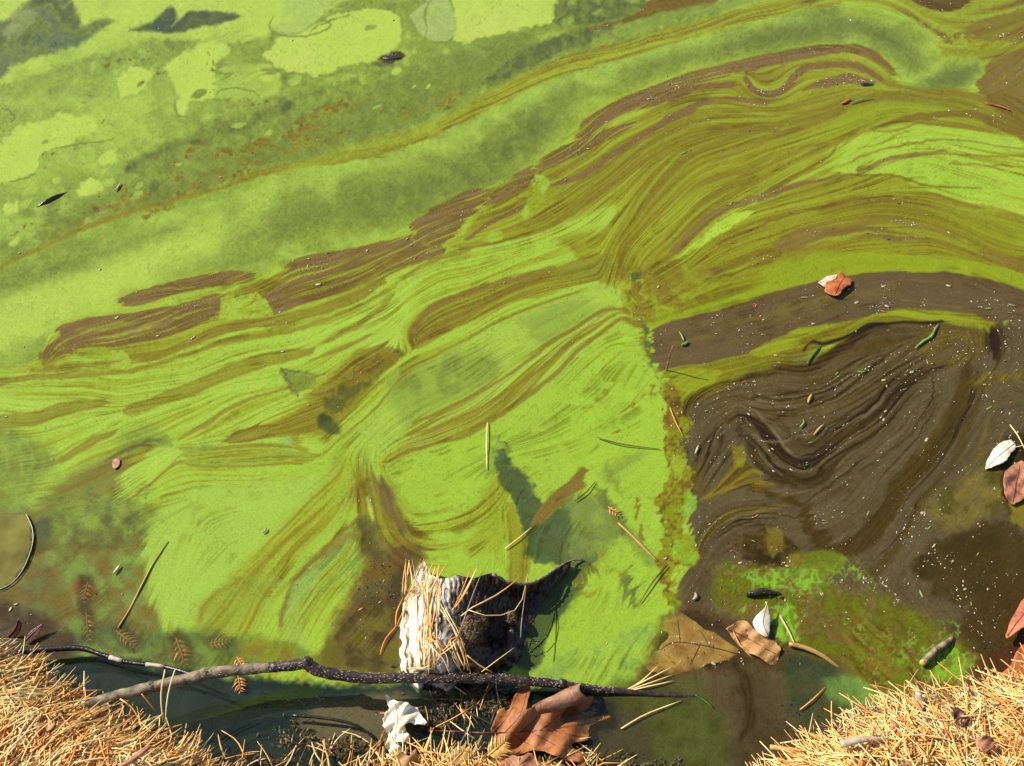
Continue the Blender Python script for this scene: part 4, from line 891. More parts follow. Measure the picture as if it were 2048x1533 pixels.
# thin black twig with bare patches
tw,W2,r2=stick('thin_twig',[(35,1304,.022),(95,1299,.02),(160,1297,.018),(205,1310,.018),(255,1325,.018),(310,1331,.02),(350,1339,.024),(392,1352,.034)],[.0042,.0046,.0038,.0030,.0028,.0026,.0022,.0018],m_twigblk,'thin black wet twig with pale bare patches above the peeled branch end','twig',n=40)
for (i0,i1) in ((19,22),(27,31)):
    Vt,Ft=tube_geo([p+Vector((0,-.0002,.0006)) for p in W2[i0:i1+1]],[r2[i]*1.05 for i in range(i0,i1+1)],8,.2); under(mesh_obj('bare_wood',Vt,Ft,m_peel),tw)
# ---------------------------------------------------------------- bark slab
def slab():
    OUT=pts('806,1352 796,1322 798,1286 794,1262 804,1232 806,1204 822,1176 830,1150 845,1116 852,1130 862,1150 880,1158 900,1156 915,1150 930,1154 950,1156 968,1150 985,1146 996,1156 1010,1162 1030,1166 1050,1168 1068,1164 1082,1156 1096,1148 1112,1136 1128,1128 1142,1122 1130,1140 1112,1158 1098,1176 1084,1200 1072,1224 1062,1250 1056,1280 1046,1306 1030,1330 1010,1345 990,1356 930,1362 860,1362')
    HH=[-.002,-.003,-.003,-.003,-.003,-.002,.000,.008,.030,.044,.056,.062,.066,.068,.068,.067,.064,.062,.056,.050,.044,.039,.035,.031,.027,.022,.017,.012,.008,.006,.004,.002,.001,0,0,0,0,0,0,.004,.010]
    rr=random.Random(8)
    pp=[Vector(p) for p in OUT]; k=len(pp); ed=[(i,(i+1)%k) for i in range(k)]
    v=1118
    while v<1362:
        u=796
        while u<1144:
            pp.append(Vector((u+rr.uniform(-.7,.7),v+rr.uniform(-.7,.7)))); u+=2.6
        v+=2.6
    vo,eo,fo,_,_,_=geometry.delaunay_2d_cdt(pp,ed,[],1,1e-6)
    U=np.array([p.x for p in vo]);Vv=np.array([p.y for p in vo])
    # distance weighted rim height plus dome
    P=OUT; d2=(U[:,None]-P[:,0])**2+(Vv[:,None]-P[:,1])**2; w=1/(d2+260)**1.5; hr=(w*np.array(HH[:k])).sum(1)/w.sum(1)
    dm=np.sqrt(d2.min(1))
    crest=np.interp(Vv,[1118,1160,1220,1290,1362],[905,905,890,880,870])
    s=np.where(U<crest,(crest-U)/np.maximum(crest-798,1),(U-crest)/np.maximum(1075-crest,1)); s=np.clip(s,0,1)
    top=np.interp(Vv,[1118,1150,1200,1290,1362],[.060,.064,.070,.064,.040])
    dome=top*np.sqrt(np.clip(1-s**2,0,1)); wt=sm(dm/34)
    h=hr*(1-wt)+np.where(U<crest,dome,top*np.clip(1-s**1.1,0,1)**.9)*wt
    # growth ridges fanning over the upper half
    ang=np.arctan2(U-930,1420-Vv); rdg=np.sin(ang*150+.6*np.sin(Vv*.09)+fbm(U/18,Vv/18,401,2)*7)
    on=sm((Vv-1150)/14)*sm((1262-Vv)/30)*sm((U-862)/30)*sm((1052-U)/20)
    h=h+rdg*.0016*on+(fbm(U/9,Vv/9,402,3)-.5)*.0045*sm(dm/10)+(fbm(U/3,Vv/5,403,2)-.5)*.002
    # rotten hollow low on the shaded flank
    h=h-.030*np.exp(-(((U-985)/38)**2+((Vv-1270)/40)**2))-.014*np.exp(-(((U-1030)/26)**2+((Vv-1215)/26)**2)); h=np.maximum(h,-.004)
    base=at(930,1300,0); root=empty('rotting_log',(base.x,base.y,0)); tag(root,'wet rotting log end with ridged bark, its sunlit flank strewn with needles','log')
    topv=[at(a,b,c) for a,b,c in zip(U,Vv,h)]; n_=len(topv); V=list(topv); F=[]; cnt={}
    for f in fo:
        a,b,c=f; nr=(topv[b]-topv[a]).cross(topv[c]-topv[a]); f2=(a,b,c) if nr.z>0 else (a,c,b); F.append(f2)
        for e in ((f2[0],f2[1]),(f2[1],f2[2]),(f2[2],f2[0])): cnt[e]=1
    bd=[e for e in cnt if (e[1],e[0]) not in cnt]; mp={}
    for a,b in bd:
        for q in (a,b):
            if q not in mp: mp[q]=len(V); V.append(Vector((topv[q].x*.995,topv[q].y-.004,-.02)))
        F.append((a,mp[a],mp[b],b))
    m=bpy.data.materials.new('rotting_bark_glare_shade'); m.use_nodes=True; n,l=N(m); p=n['Principled BSDF']
    tc=n.new('ShaderNodeTexCoord'); ns=n.new('ShaderNodeTexNoise'); ns.inputs['Scale'].default_value=55; ns.inputs['Detail'].default_value=6; l.new(tc.outputs['Object'],ns.inputs['Vector'])
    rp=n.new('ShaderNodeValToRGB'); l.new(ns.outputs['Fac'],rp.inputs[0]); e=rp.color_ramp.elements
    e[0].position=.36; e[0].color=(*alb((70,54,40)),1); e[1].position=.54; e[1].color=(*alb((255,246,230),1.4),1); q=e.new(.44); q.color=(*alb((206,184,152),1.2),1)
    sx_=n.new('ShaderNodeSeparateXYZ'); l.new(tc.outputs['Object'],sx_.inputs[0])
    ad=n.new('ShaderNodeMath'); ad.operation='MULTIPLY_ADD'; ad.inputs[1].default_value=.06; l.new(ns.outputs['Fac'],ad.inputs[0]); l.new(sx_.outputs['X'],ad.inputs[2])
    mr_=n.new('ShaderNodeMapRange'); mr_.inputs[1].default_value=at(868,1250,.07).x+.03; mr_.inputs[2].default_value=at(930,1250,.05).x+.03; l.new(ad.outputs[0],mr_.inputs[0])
    rp_shade=n.new('ShaderNodeValToRGB'); l.new(ns.outputs['Fac'],rp_shade.inputs[0]); rp_shade.color_ramp.elements[0].position=.35; rp_shade.color_ramp.elements[0].color=(*alb((22,16,12)),1); rp_shade.color_ramp.elements[1].position=.72; rp_shade.color_ramp.elements[1].color=(*alb((104,72,42)),1)
    mxr=n.new('ShaderNodeMix'); mxr.data_type='RGBA'; l.new(mr_.outputs[0],mxr.inputs[0]); l.new(rp.outputs[0],mxr.inputs[6]); l.new(rp_shade.outputs[0],mxr.inputs[7])  # sun glare painted pale on the left flank, self-shade painted dark on the right
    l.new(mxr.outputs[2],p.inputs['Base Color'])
    mpp=n.new('ShaderNodeMapping'); mpp.inputs['Scale'].default_value=(1,.22,.6); l.new(tc.outputs['Object'],mpp.inputs[0]); l.new(mpp.outputs[0],ns.inputs['Vector']); ns.inputs['Scale'].default_value=130
    ns2=n.new('ShaderNodeTexNoise'); ns2.inputs['Scale'].default_value=420; ns2.inputs['Detail'].default_value=4; l.new(tc.outputs['Object'],ns2.inputs['Vector'])
    b=n.new('ShaderNodeBump'); b.inputs['Strength'].default_value=.25; b.inputs['Distance'].default_value=.002; l.new(ns2.outputs['Fac'],b.inputs['Height']); l.new(b.outputs[0],p.inputs['Normal'])
    p.inputs['Roughness'].default_value=.36; p.inputs['Specular IOR Level'].default_value=.35; p.inputs['Coat Weight'].default_value=.12; p.inputs['Coat Roughness'].default_value=.3
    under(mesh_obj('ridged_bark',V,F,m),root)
    # ragged lip of bark running out to the right
    L=[(985,1148,.063),(1012,1163,.051),(1040,1168,.042),(1066,1166,.034),(1090,1153,.028),(1115,1136,.018),(1142,1122,.008),(1165,1120,.002)]
    Wl=resample([at(*q) for q in L],40); Vt,Ft=tube_geo(Wl,[.0022*(1-.5*i/40)*(1+.35*math.sin(i*2.3)) for i in range(40)],7,.5); under(mesh_obj('ragged_lip',Vt,Ft,m_barkpale),root)
    for k,(u,v,z,r) in enumerate(((942,1262,.060,.018),(958,1242,.052,.012),(1022,1236,.030,.009),(932,1288,.056,.012))):
        V_,F_=lump(at(u,v,z-.008),r,60+k,(1,1.1,.7),16,12); o=under(mesh_obj('sponge_growth',V_,F_,m_sponge),root); o['label']='brown spongy growth in the hollow of the log'
    return root
slab()
# -------------------------------------------------------------------- leaves
def oakz(u,v):
    return .016+.012*math.sin((u-985)*.03)*math.sin((v-1400)*.05)+.010*max(0,(1435-v)/60)-max(0,(u-1105))*.00024+.004*math.sin(u*.11+v*.07)+max(0,(v-1495))*.0004
oak=leaf('oak_leaf','982,1458 993,1429 998,1419 1009,1416 1014,1423 1022,1412 1033,1385 1057,1363 1059,1388 1052,1418 1066,1414 1082,1402 1110,1400 1150,1402 1186,1391 1179,1415 1160,1428 1190,1432 1226,1434 1180,1452 1176,1480 1143,1489 1165,1508 1183,1526 1140,1522 1089,1504 1062,1501 1022,1513 997,1492 985,1474',m_oak,oakz,'large brown oak leaf with a rolled lobe beside the white leaf scrap','leaf',4,
 veins=['858,1462 900,1463 968,1466 1040,1464 1110,1458 1170,1448','985,1464 1010,1440 1026,1415','1010,1465 1040,1430 1055,1380','1040,1464 1070,1440 1086,1412','1080,1461 1120,1430 1150,1408','1020,1466 1050,1485 1080,1500','1060,1463 1100,1485 1140,1508 1170,1520','1100,1459 1140,1470 1170,1474'],vein_r=.0008)
# rolled lobe: a flaring scroll of the blade
Vt=[];Ft=[]; ax0=at(1064,1420,.018); ax1=at(1164,1384,.020); dirv=(ax1-ax0).normalized(); sx=dirv.cross(Vector((0,0,1))).normalized(); uz=sx.cross(dirv)
ns_=22; rs=26
for i in range(ns_+1):
    f=i/ns_; r=.0055+.0085*f**.8
    for j in range(rs+1):
        th=-.5+j/rs*(3.6+1.2*f); rq=r*(1-.30*j/rs)*(1+.05*math.sin(i*.7+j*.5)); end=.004*math.sin(j*.45) if i>ns_-4 else 0
        Vt.append(ax0.lerp(ax1,f)+dirv*end+sx*math.cos(th)*rq+uz*math.sin(th)*rq)
for i in range(ns_):
    for j in range(rs): a=i*(rs+1)+j; Ft.append((a,a+1,a+rs+2,a+rs+1))
m_under=material('oak_leaf_underside',(150,96,66),(208,156,120),.5,50,.4,.5,240)
o=under(mesh_obj('rolled_lobe',Vt,Ft,m_under),oak); sd_=o.modifiers.new('thickness','SOLIDIFY'); sd_.thickness=.0006; sd_.offset=0
leaf('bleached_leaf','772,1391 794,1402 818,1407 834,1418 853,1447 834,1450 815,1445 810,1455 823,1482 807,1486 791,1485 807,1501 813,1514 789,1517 770,1490 778,1474 767,1453 767,1434 778,1418',m_white,wavy(.017,.008,.11,1),'bleached white ragged leaf scrap beside the stalk of the oak leaf','leaf',3.5,seed=4,rough=2.2,
 veins=['790,1405 795,1440 790,1480 800,1512','795,1440 820,1440 845,1447','793,1470 815,1478'],vmat=m_cream,vein_r=.0006)
leaf('leaf','998,1534 1009,1506 1036,1514 1065,1506 1074,1534 1060,1570 1000,1570',m_rose,wavy(.03,.006,.09,2),'pinkish brown leaf at the picture bottom just under the oak leaf','leaf',5,veins=['1000,1560 1030,1540 1060,1512'],seed=5)
leaf('leaf','800,1500 818,1512 831,1498 838,1530 828,1560 790,1550 786,1520',m_tan,wavy(.03,.006,.09,4),'tan curled leaf on the needles below the white leaf scrap','leaf',5,seed=6)
fl=leaf('floating_leaf','1649,584 1653,565 1672,556 1680,543 1690,551 1704,560 1701,570 1690,575 1677,591 1664,590',m_orange,lambda u,v:.004+.006*math.sin((u-1640)/22)+.002*math.sin(v*.2),'small orange leaf with a white upturned flap floating on the dark brown sheet','leaf',3,seed=7,veins=['1670,588 1680,568 1690,553'],vein_r=.0006)
P_=pts('1636,565 1653,553 1674,549 1672,557 1654,566 1649,574'); Vt=[at(u,v,.003+.007*((u-1630)/44)) for u,v in P_]; k_=len(Vt)
o=mesh_obj('upturned_flap',Vt+[p-Vector((0,0,.001)) for p in Vt],[tuple(range(k_))[::-1],tuple(range(k_,2*k_))]+[(i,(i+1)%k_,(i+1)%k_+k_,i+k_) for i in range(k_)],m_cream,None,False); under(o,fl); o['label']='white upturned flap of the orange leaf'
wl=leaf('floating_leaf','1971,938 1978,914 1992,894 2016,880 2030,885 2031,897 2019,911 2012,922 1988,933',m_white,lambda u,v:.003+.006*math.sin((u-1970)/22),'white oval leaf near the dark edge of the right-hand pool','leaf',4,seed=8,veins=['1972,937 2000,910 2028,888'],vmat=m_tan,vein_r=.0005)
leaf('floating_leaf','2010,944 2030,928 2050,925 2060,980 2034,1007 2019,1005 2007,976',m_rose,wavy(.006,.004,.1,2),'pinkish brown leaf directly below the white oval leaf','leaf',4,seed=9,veins=['2025,1005 2032,970 2040,930'],vein_r=.0006)
leaf('curled_leaf','1534,1203 1527,1219 1511,1233 1506,1250 1520,1268 1536,1274 1541,1243 1538,1222',m_white,lambda u,v:.006+.008*(1274-v)/70+.004*math.sin((u-1505)/12),'cream pointed leaf standing up out of the green patch','leaf',3,seed=10,veins=['1536,1272 1526,1245 1534,1206'],vmat=m_tan,vein_r=.0005)
leaf('sunken_leaf','1348,1222 1369,1228 1411,1257 1463,1289 1480,1309 1445,1322 1400,1334 1362,1350 1327,1348 1290,1338 1310,1305 1327,1290 1338,1264 1310,1252 1330,1236',m_tansub,wavy(-.005,.0014,.06,1),'large sunken tan leaf blotched with brown under the water','leaf',6,seed=11,rough=3,veins=['1475,1308 1410,1292 1350,1285 1320,1300','1420,1294 1400,1262','1400,1291 1380,1330','1360,1286 1355,1240'])
leaf('folded_leaf','1452,1257 1487,1240 1508,1257 1536,1275 1557,1289 1561,1304 1549,1332 1520,1316 1487,1300 1466,1277',m_tan,wavy(.004,.004,.09,3),'tan half-floating leaf between the cream leaf and the sunken leaf','leaf',4,seed=12,veins=['1456,1258 1500,1280 1550,1308'],vein_r=.0007)
leaf('wet_leaf','2050,1192 2040,1209 2019,1247 2013,1277 2040,1258 2075,1238 2100,1190',m_red,lambda u,v:.012+.02*max(0,(u-2010))/60,'orange-red leaf propped over the bigger brown leaf at the right edge','leaf',5,seed=13,veins=['2015,1272 2045,1232 2090,1195'])
leaf('wet_leaf','1935,1374 1967,1384 2009,1398 2030,1395 2050,1376 2110,1330 2110,1270 2043,1292 2019,1334 1984,1358',m_red,wavy(.004,.005,.04,2),'big reddish brown leaf lying where water meets the right bank','leaf',6,seed=14,veins=['1940,1375 2000,1365 2080,1310','1990,1367 2025,1392','2010,1362 2025,1335'])
leaf('wet_leaf','36,1236 30,1250 13,1272 24,1278 36,1270 43,1250',m_purple,lambda u,v:.004+.018*(1275-v)/40,'slim purple-brown leaf standing at the left bank tip','leaf',3,seed=15,veins=['16,1274 30,1258 36,1240'])
leaf('wet_leaf','88,1246 70,1256 52,1274 48,1284 64,1284 78,1268',m_purple,lambda u,v:.004+.010*(1285-v)/40,'dark purple leaf lying flat beside the slim standing one','leaf',3,seed=16,veins=['50,1282 66,1266 86,1248'])
pad=leaf('floating_pad','55,1030 64,1055 66,1082 58,1112 44,1142 24,1166 -2,1180 -60,1192 -110,1110 -60,1040 10,1026',m_pad,lambda u,v:.0012+.002*max(0,min(1,(u-20)/45)),'large olive floating leaf with a pale rim cut by the left edge','leaf',7,seed=17)
q=[at(u,v,.0035) for u,v in catmull(pts('52,1028 64,1055 66,1082 58,1112 44,1142 24,1166 -2,1180'),6)]; Vt,Ft=tube_geo(q,.0006,6,.4); under(mesh_obj('pale_rim',Vt,Ft,m_rim),pad)
leaf('shell_leaf','224,929 226,921 235,917 240,921 238,932 231,938 226,936',m_rose,lambda u,v:.0006+.0018*abs(math.sin((u-215)/14)),'tiny dark cupped leaf in the grey green shallows left','leaf',3,seed=18,rough=.6)
for k,(o_,lb) in enumerate((('1690,562 1690,562 1690,562',''),)): pass
def blade(name,path,w,mat,label,z=.003,group=None,cat='blade',n=10):
    W=resample([at(u,v,z if len(q)<3 else q[2]) for q in path for u,v in [q[:2]]],n); V=[];F=[]
    for i,p in enumerate(W):
        t=(W[min(i+1,n-1)]-W[max(i-1,0)]).normalized(); a=t.cross(Vector((0,0,1))).normalized(); ww=w*math.sin(math.pi*(.06+.9*i/(n-1)))**.7
        V+=[p-a*ww,p+Vector((0,0,w*.35)),p+a*ww,p-Vector((0,0,w*.2))]
    for i in range(n-1):
        for k in range(4): F.append((i*4+k,i*4+(k+1)%4,(i+1)*4+(k+1)%4,(i+1)*4+k))
    F+=[(3,2,1,0),((n-1)*4,(n-1)*4+1,(n-1)*4+2,(n-1)*4+3)]
    o=mesh_obj(name,V,F,mat); return tag(o,label,cat,group)
blade('floating_grass',[(1830,697),(1848,682),(1862,674),(1870,660),(1877,647)],.0026,m_green,'bent pale green leaf blade floating in the dark pool under the lens strip')
blade('floating_grass',[(1614,728),(1624,712),(1634,700),(1641,689)],.0024,m_greend,'short deep green blade at the upper edge of the dark pool')
blade('floating_grass',[(1700,206),(1722,200),(1746,194)],.0018,m_green,'thin green blade beside the red bud near the top',.004)
blade('floating_grass',[(1390,1390),(1410,1402),(1426,1416)],.0013,m_greend,'slender green grass blade right of the branch tip',.003)
blade('floating_leaflet',[(1358,663),(1364,672),(1368,682)],.0022,m_green,'light green leaflet floating above the round green one')
blade('floating_leaflet',[(1362,690),(1370,688),(1377,683)],.0032,m_green,'round green leaflet beside the standing red stalk')
blade('floating_leaflet',[(1600,855),(1608,846),(1606,838)],.0019,m_green,'small green leaflet alone in the middle of the dark pool')
blade('floating_leaflet',[(1628,870),(1640,856),(1648,849)],.0022,m_straw,'olive leaflet right of the small green one in the dark pool')
blade('pale_seed',[(1390,908),(1394,900),(1397,891)],.0020,m_fleckp,'pale oval seed near the ragged green margin')
blade('pale_seed',[(1616,806),(1620,796),(1624,788)],.0026,m_sprigy,'yellowish winged seed high in the dark pool')
blade('pale_seed',[(1386,1200),(1393,1193),(1390,1185)],.0030,m_fleckp,'pair-like tan seed on brown water left of the dark cone')
blade('pale_seed',[(523,1066),(530,1062),(533,1056)],.0018,m_fleckp,'white seed on the green apron left of the log')
blade('pale_seed',[(226,1148),(233,1140),(240,1130)],.0024,m_fleckp,'white papery seed in the murk above the sunken sprigs')
blade('pale_seed',[(230,382),(236,375),(241,366)],.0027,m_fleckp,'pale crumpled scrap among the grey rafts upper left')
blade('red_bud',[(1682,208),(1692,204),(1702,198)],.0038,m_orange,'pinkish red bud floating near the top beside the green blade')
blade('red_needle',[(1970,206),(1990,210),(2010,216),(2022,222)],.0026,m_flecko,'red and white needle scrap on brown scum at the upper right')
# ----------------------------------------------------------------- other bits
stb,Ws,rs_=stick('twig_stub',[(1846,1326,.006),(1868,1304,.008),(1888,1290,.006),(1906,1276,.001)],[.0042,.0044,.0042,.0026],m_barkpale,'short brown twig stub with a pale broken end on bright green scum','twig',n=14)
V_,F_=lump(Ws[0],.0046,71,(1,1,1)); o=under(mesh_obj('broken_end',V_,F_,m_sprigy),stb); o['label']='pale yellow broken end'
V_,F_=lump(Ws[5]+Vector((0,0,.001)),.0046,72); under(mesh_obj('knot',V_,F_,m_barkpale),stb)
cone=empty('sunken_cone',at(1525,1188,0)); tag(cone,'small dark cone half sunk in the filmy green patch','cone')
Vt,Ft=tube_geo(resample([at(1492,1192,.002),at(1510,1186,.006),at(1530,1184,.006),at(1562,1188,.0)],14),[.0014,.0028,.0036,.004,.0042,.004,.0043,.004,.0038,.0036,.003,.0026,.002,.001],10,.5); under(mesh_obj('core',Vt,Ft,m_pod),cone)
for k in range(30):
    f=rb.random(); c=at(1496+62*f,1189-5*math.sin(f*3.1),.006+.003*math.sin(f*3.1)); a=rb.uniform(0,6.28); s=.0022
    V_=[c,c+Vector((s*math.cos(a),s*math.sin(a),.001)),c+Vector((s*1.4*math.cos(a+.7),s*1.4*math.sin(a+.7),.002)),c+Vector((s*math.cos(a+1.4),s*math.sin(a+1.4),.001)),c+Vector((s*.6*math.cos(a+.7),s*.6*math.sin(a+.7),.0028))]
    under(mesh_obj('scale',V_,[(0,1,4),(1,2,4),(2,3,4),(3,0,4),(0,3,2,1)],m_pod,None,False),cone)
stick('straw_stick',[(1578,1288,.006),(1610,1296,.006),(1645,1312,.003),(1684,1340,-.003)],[.0030,.0032,.0030,.0016],m_straw,'straw coloured reed stick slanting into the water below the cream leaf','stick',n=14,part='stalk')
stick('red_stalk',[(1333,741,0),(1337,722,.022),(1341,706,.042),(1346,692,.056)],[.0012,.0011,.0011,.0009],m_rose,'thin reddish stalk standing upright at the ragged margin','stalk',6,10,part='stalk')
for k,(a,b) in enumerate((((1339,712,.034),(1348,706,.040)),((1341,704,.042),(1334,698,.048)),((1344,698,.050),(1352,690,.056)))): pass
stick('thin_red_twig',[(585,1431,.012),(640,1436,.012),(690,1444,.012),(725,1458,.010),(752,1482,.006)],[.0018,.0020,.0020,.0018,.0012],m_twigblk,'thin dark twig arching below the branch toward the white leaf scrap','twig',6,20)
stick('pale_reed',[(1236,1046,.001),(1262,1070,.003),(1290,1098,.003),(1316,1124,-.001)],[.0014,.0020,.0020,.0012],m_straw,'pale reed lying slantwise in the central green field','reed',6,14,part='stalk')
stick('sunken_reed',[(336,1082,.001),(305,1130,.001),(280,1178,.001),(262,1215,.0),(236,1256,.002)],[.0006,.0009,.0012,.0018,.0010],m_straw,'long straw coloured reed half sunk in the green apron','reed',6,18,part='stalk')
stick('pale_bank_stick',[(1682,1490,.075),(1712,1482,.078),(1740,1479,.077),(1775,1478,.074)],[.0046,.0042,.0030,.0018],m_peel,'thick pale stick end lying on the right bank needles','stick',8,16)
stick('pale_bank_stick',[(1836,1386,.06),(1841,1400,.055),(1846,1424,.05)],[.0036,.0030,.0024],m_peel,'short pale upright stick at the edge of the right bank','stick',7,8)
stick('tan_bank_stick',[(1540,1494,.03),(1570,1499,.034),(1598,1506,.036),(1622,1519,.032)],[.0032,.0034,.0030,.0020],m_straw,'tan bent stick reaching over water from the right bank','stick',7,12)
stick('red_bank_stick',[(238,1535,.11),(270,1517,.112),(302,1492,.113)],[.003,.0032,.0022],m_rose,'pinkish twig lying on the left bank needle heap','stick',7,12)
V_,F_=lump(at(1733,170,.0),.008,77,(1.7,.8,.3),14,9); tag(mesh_obj('dark_seed_pod',V_,F_,m_pod),'black seed pod floating under the grey green tongue at top right','pod')
V_,F_=lump(at(784,115,.0),.013,78,(1.5,.7,.12),16,9); tag(mesh_obj('dark_seed_pod',V_,F_,m_pod),'brown rotten clump between the bright rafts at top','clump')
stick('sunken_stick',[(74,416,-.001),(92,404,.001),(112,394,.001),(136,385,-.001)],[.0015,.0042,.0038,.0012],m_twigblk,'dark stick end poking through grey scum far left','stick',7,10)
# sprigs
leafl=bpy.data.meshes.new('leaflet')
_L=.012; leafl.from_pydata([(0,0,0),(.35*_L,.13*_L,.0006),(_L,0,.0002),(.35*_L,-.13*_L,.0006),(.4*_L,0,.0014),(.4*_L,0,-.0006)],[],[(0,3,4),(3,2,4),(2,1,4),(1,0,4),(3,0,5),(2,3,5),(1,2,5),(0,1,5)])
leafl.materials.append(m_sprig); leafly=leafl.copy(); leafly.materials.clear(); leafly.materials.append(m_sprigy)
def sprig(u0,v0,u1,v1,z,label,k=7,sc=1.0,me=leafl,mat=m_sprig):
    a=at(u0,v0,z);b=at(u1,v1,z+.002); root=empty('needle_sprig',(a.x,a.y,0)); tag(root,label,'sprig','fallen orange conifer sprigs')
    Vt,Ft=tube_geo([a,a.lerp(b,.5)+Vector((0,0,.001)),b],[.0009*sc,.0008*sc,.0004*sc],5); under(mesh_obj('rachis',Vt,Ft,mat),root)
    an=math.atan2(b.y-a.y,b.x-a.x)
    for i in range(k):
        for s in (-1,1):
            o=bpy.data.objects.new('leaflet',me); col.objects.link(o); f=(i+.6)/k
            p=a.lerp(b,f); o.location=p; q=sc*(.55+.6*math.sin(math.pi*min(1,f+.15)))*R.uniform(.8,1.15); o.scale=(q,q,q); o.rotation_euler=(R.uniform(-.2,.2),R.uniform(-.15,.15),an+s*R.uniform(.7,1.0)); under(o,root)
    return root
sprig(232,1262,276,1296,-.0032,'orange conifer sprig in the shallows nearest the long sunken reed',7,1.1)
sprig(352,1276,372,1332,-.0032,'orange conifer sprig left of the speckled branch tip bend in the shallows',6,1.2)
sprig(416,1287,460,1282,-.0032,'orange feathery sprig in the green shallows right of the other sprigs',6,.9)
sprig(474,1314,488,1340,.002,'small orange sprig poking out above the branch',5,.9)
sprig(476,1352,482,1384,.003,'small orange sprig hanging just under the branch',5,.9)
sprig(176,1164,166,1206,-.0032,'rusty sprig under murky water near the white papery seed',5,1.0)
sprig(172,1226,178,1282,-.0032,'long rusty sprig in brown shallows near the thin black twig',6,1.0)
sprig(330,1306,350,1312,-.0032,'tiny orange sprig touching the thin black twig',4,.8)
sprig(1216,1014,1240,1030,.003,'bright orange sprig floating in the central green field',4,.8)
sprig(975,1512,1010,1484,.03,'yellow conifer sprig on the litter left of the oak leaf base',8,1.5,leafly,m_sprigy)
sprig(900,1530,930,1500,.03,'yellow conifer sprig on the litter below the oak leaf stalk',8,1.3,leafly,m_sprigy)
# ------------------------------------------------------------------- needles
def needle_geo(P,r,sides=4): 
    n=len(P); return tube_geo(P,[r*(.55+.45*math.sin(math.pi*min(1,.25+.75*i/(n-1)))) for i in range(n)],sides)
def needle(px,mat,label,group,r=.0010,name='pine_needle'):
    W=resample([at(*p) for p in px],7); V_,F_=needle_geo(W,r); o=mesh_obj(name,V_,F_,mat); return tag(o,label,'needle',group)
# needles lying over the log (traced bundle)
LN='''300,560 350,210|390,520 345,210|340,560 490,240|300,620 430,480 560,400|520,560 660,250|600,470 655,250|820,690 930,530 1050,265|790,720 900,560 1040,300|880,780 980,700 1250,560 1490,380|960,720 1130,775 1380,750 1500,620 1560,350|1490,1000 1500,820 1560,380|820,1050 880,900 1000,560 1090,340|420,560 430,800 460,1340|470,430 520,800 540,1330|560,400 600,700 570,1330|640,430 650,700 590,1330|660,640 620,900 580,1330|590,960 660,1060 760,1230|620,1060 730,1180 750,1330|690,690 820,950 950,1340|1090,1350 1250,1230 1420,1105|800,1040 860,1200 910,1300|940,1180 1080,1290 1200,1355|560,900 600,1150 610,1330|500,520 540,700 550,900|340,1320 440,1330 550,1330|220,880 290,720 340,560|430,900 450,1100 465,1330|700,1130 780,1060 840,1000|520,700 500,1000 510,1300|610,480 560,800 530,1300|860,1020 900,1180 960,1330'''
def logz(u,v):
    crest=np.interp(v,[1118,1160,1220,1290,1362],[905,905,890,880,870]); s=(crest-u)/max(crest-808,1) if u<crest else (u-crest)/max(1075-crest,1)
    tp=np.interp(v,[1118,1150,1200,1290,1362],[.060,.064,.070,.064,.040]); return tp*math.sqrt(max(0,1-min(1,s)**2))
for k,s in enumerate(LN.split('|')*3):
    q=pts(s); P=[]
    if k>=32: q=q*[1,1]+[R.uniform(-60,50),R.uniform(-40,30)]+np.array([[R.uniform(-45,45),R.uniform(-30,30)] for _ in q])
    if k>=32 and q[:,0].max()>1000: continue
    for x,y in q:
        u=750+x/5.11; v=1080+y/5.11; P.append((u,v,logz(u,v)+.003+.004*R.random()))
    if len(P)==2: P.insert(1,tuple((P[0][i]+P[1][i])/2+(.003 if i==2 else R.uniform(-2,2)) for i in range(3)))
    needle(P,R.choice([m_needle,m_needle2,m_needle2,m_needle3,m_needleg,m_needle]),'dry straw needle in the bundle draped over the rotting log','needles draped over the log',R.uniform(.0006,.0011))
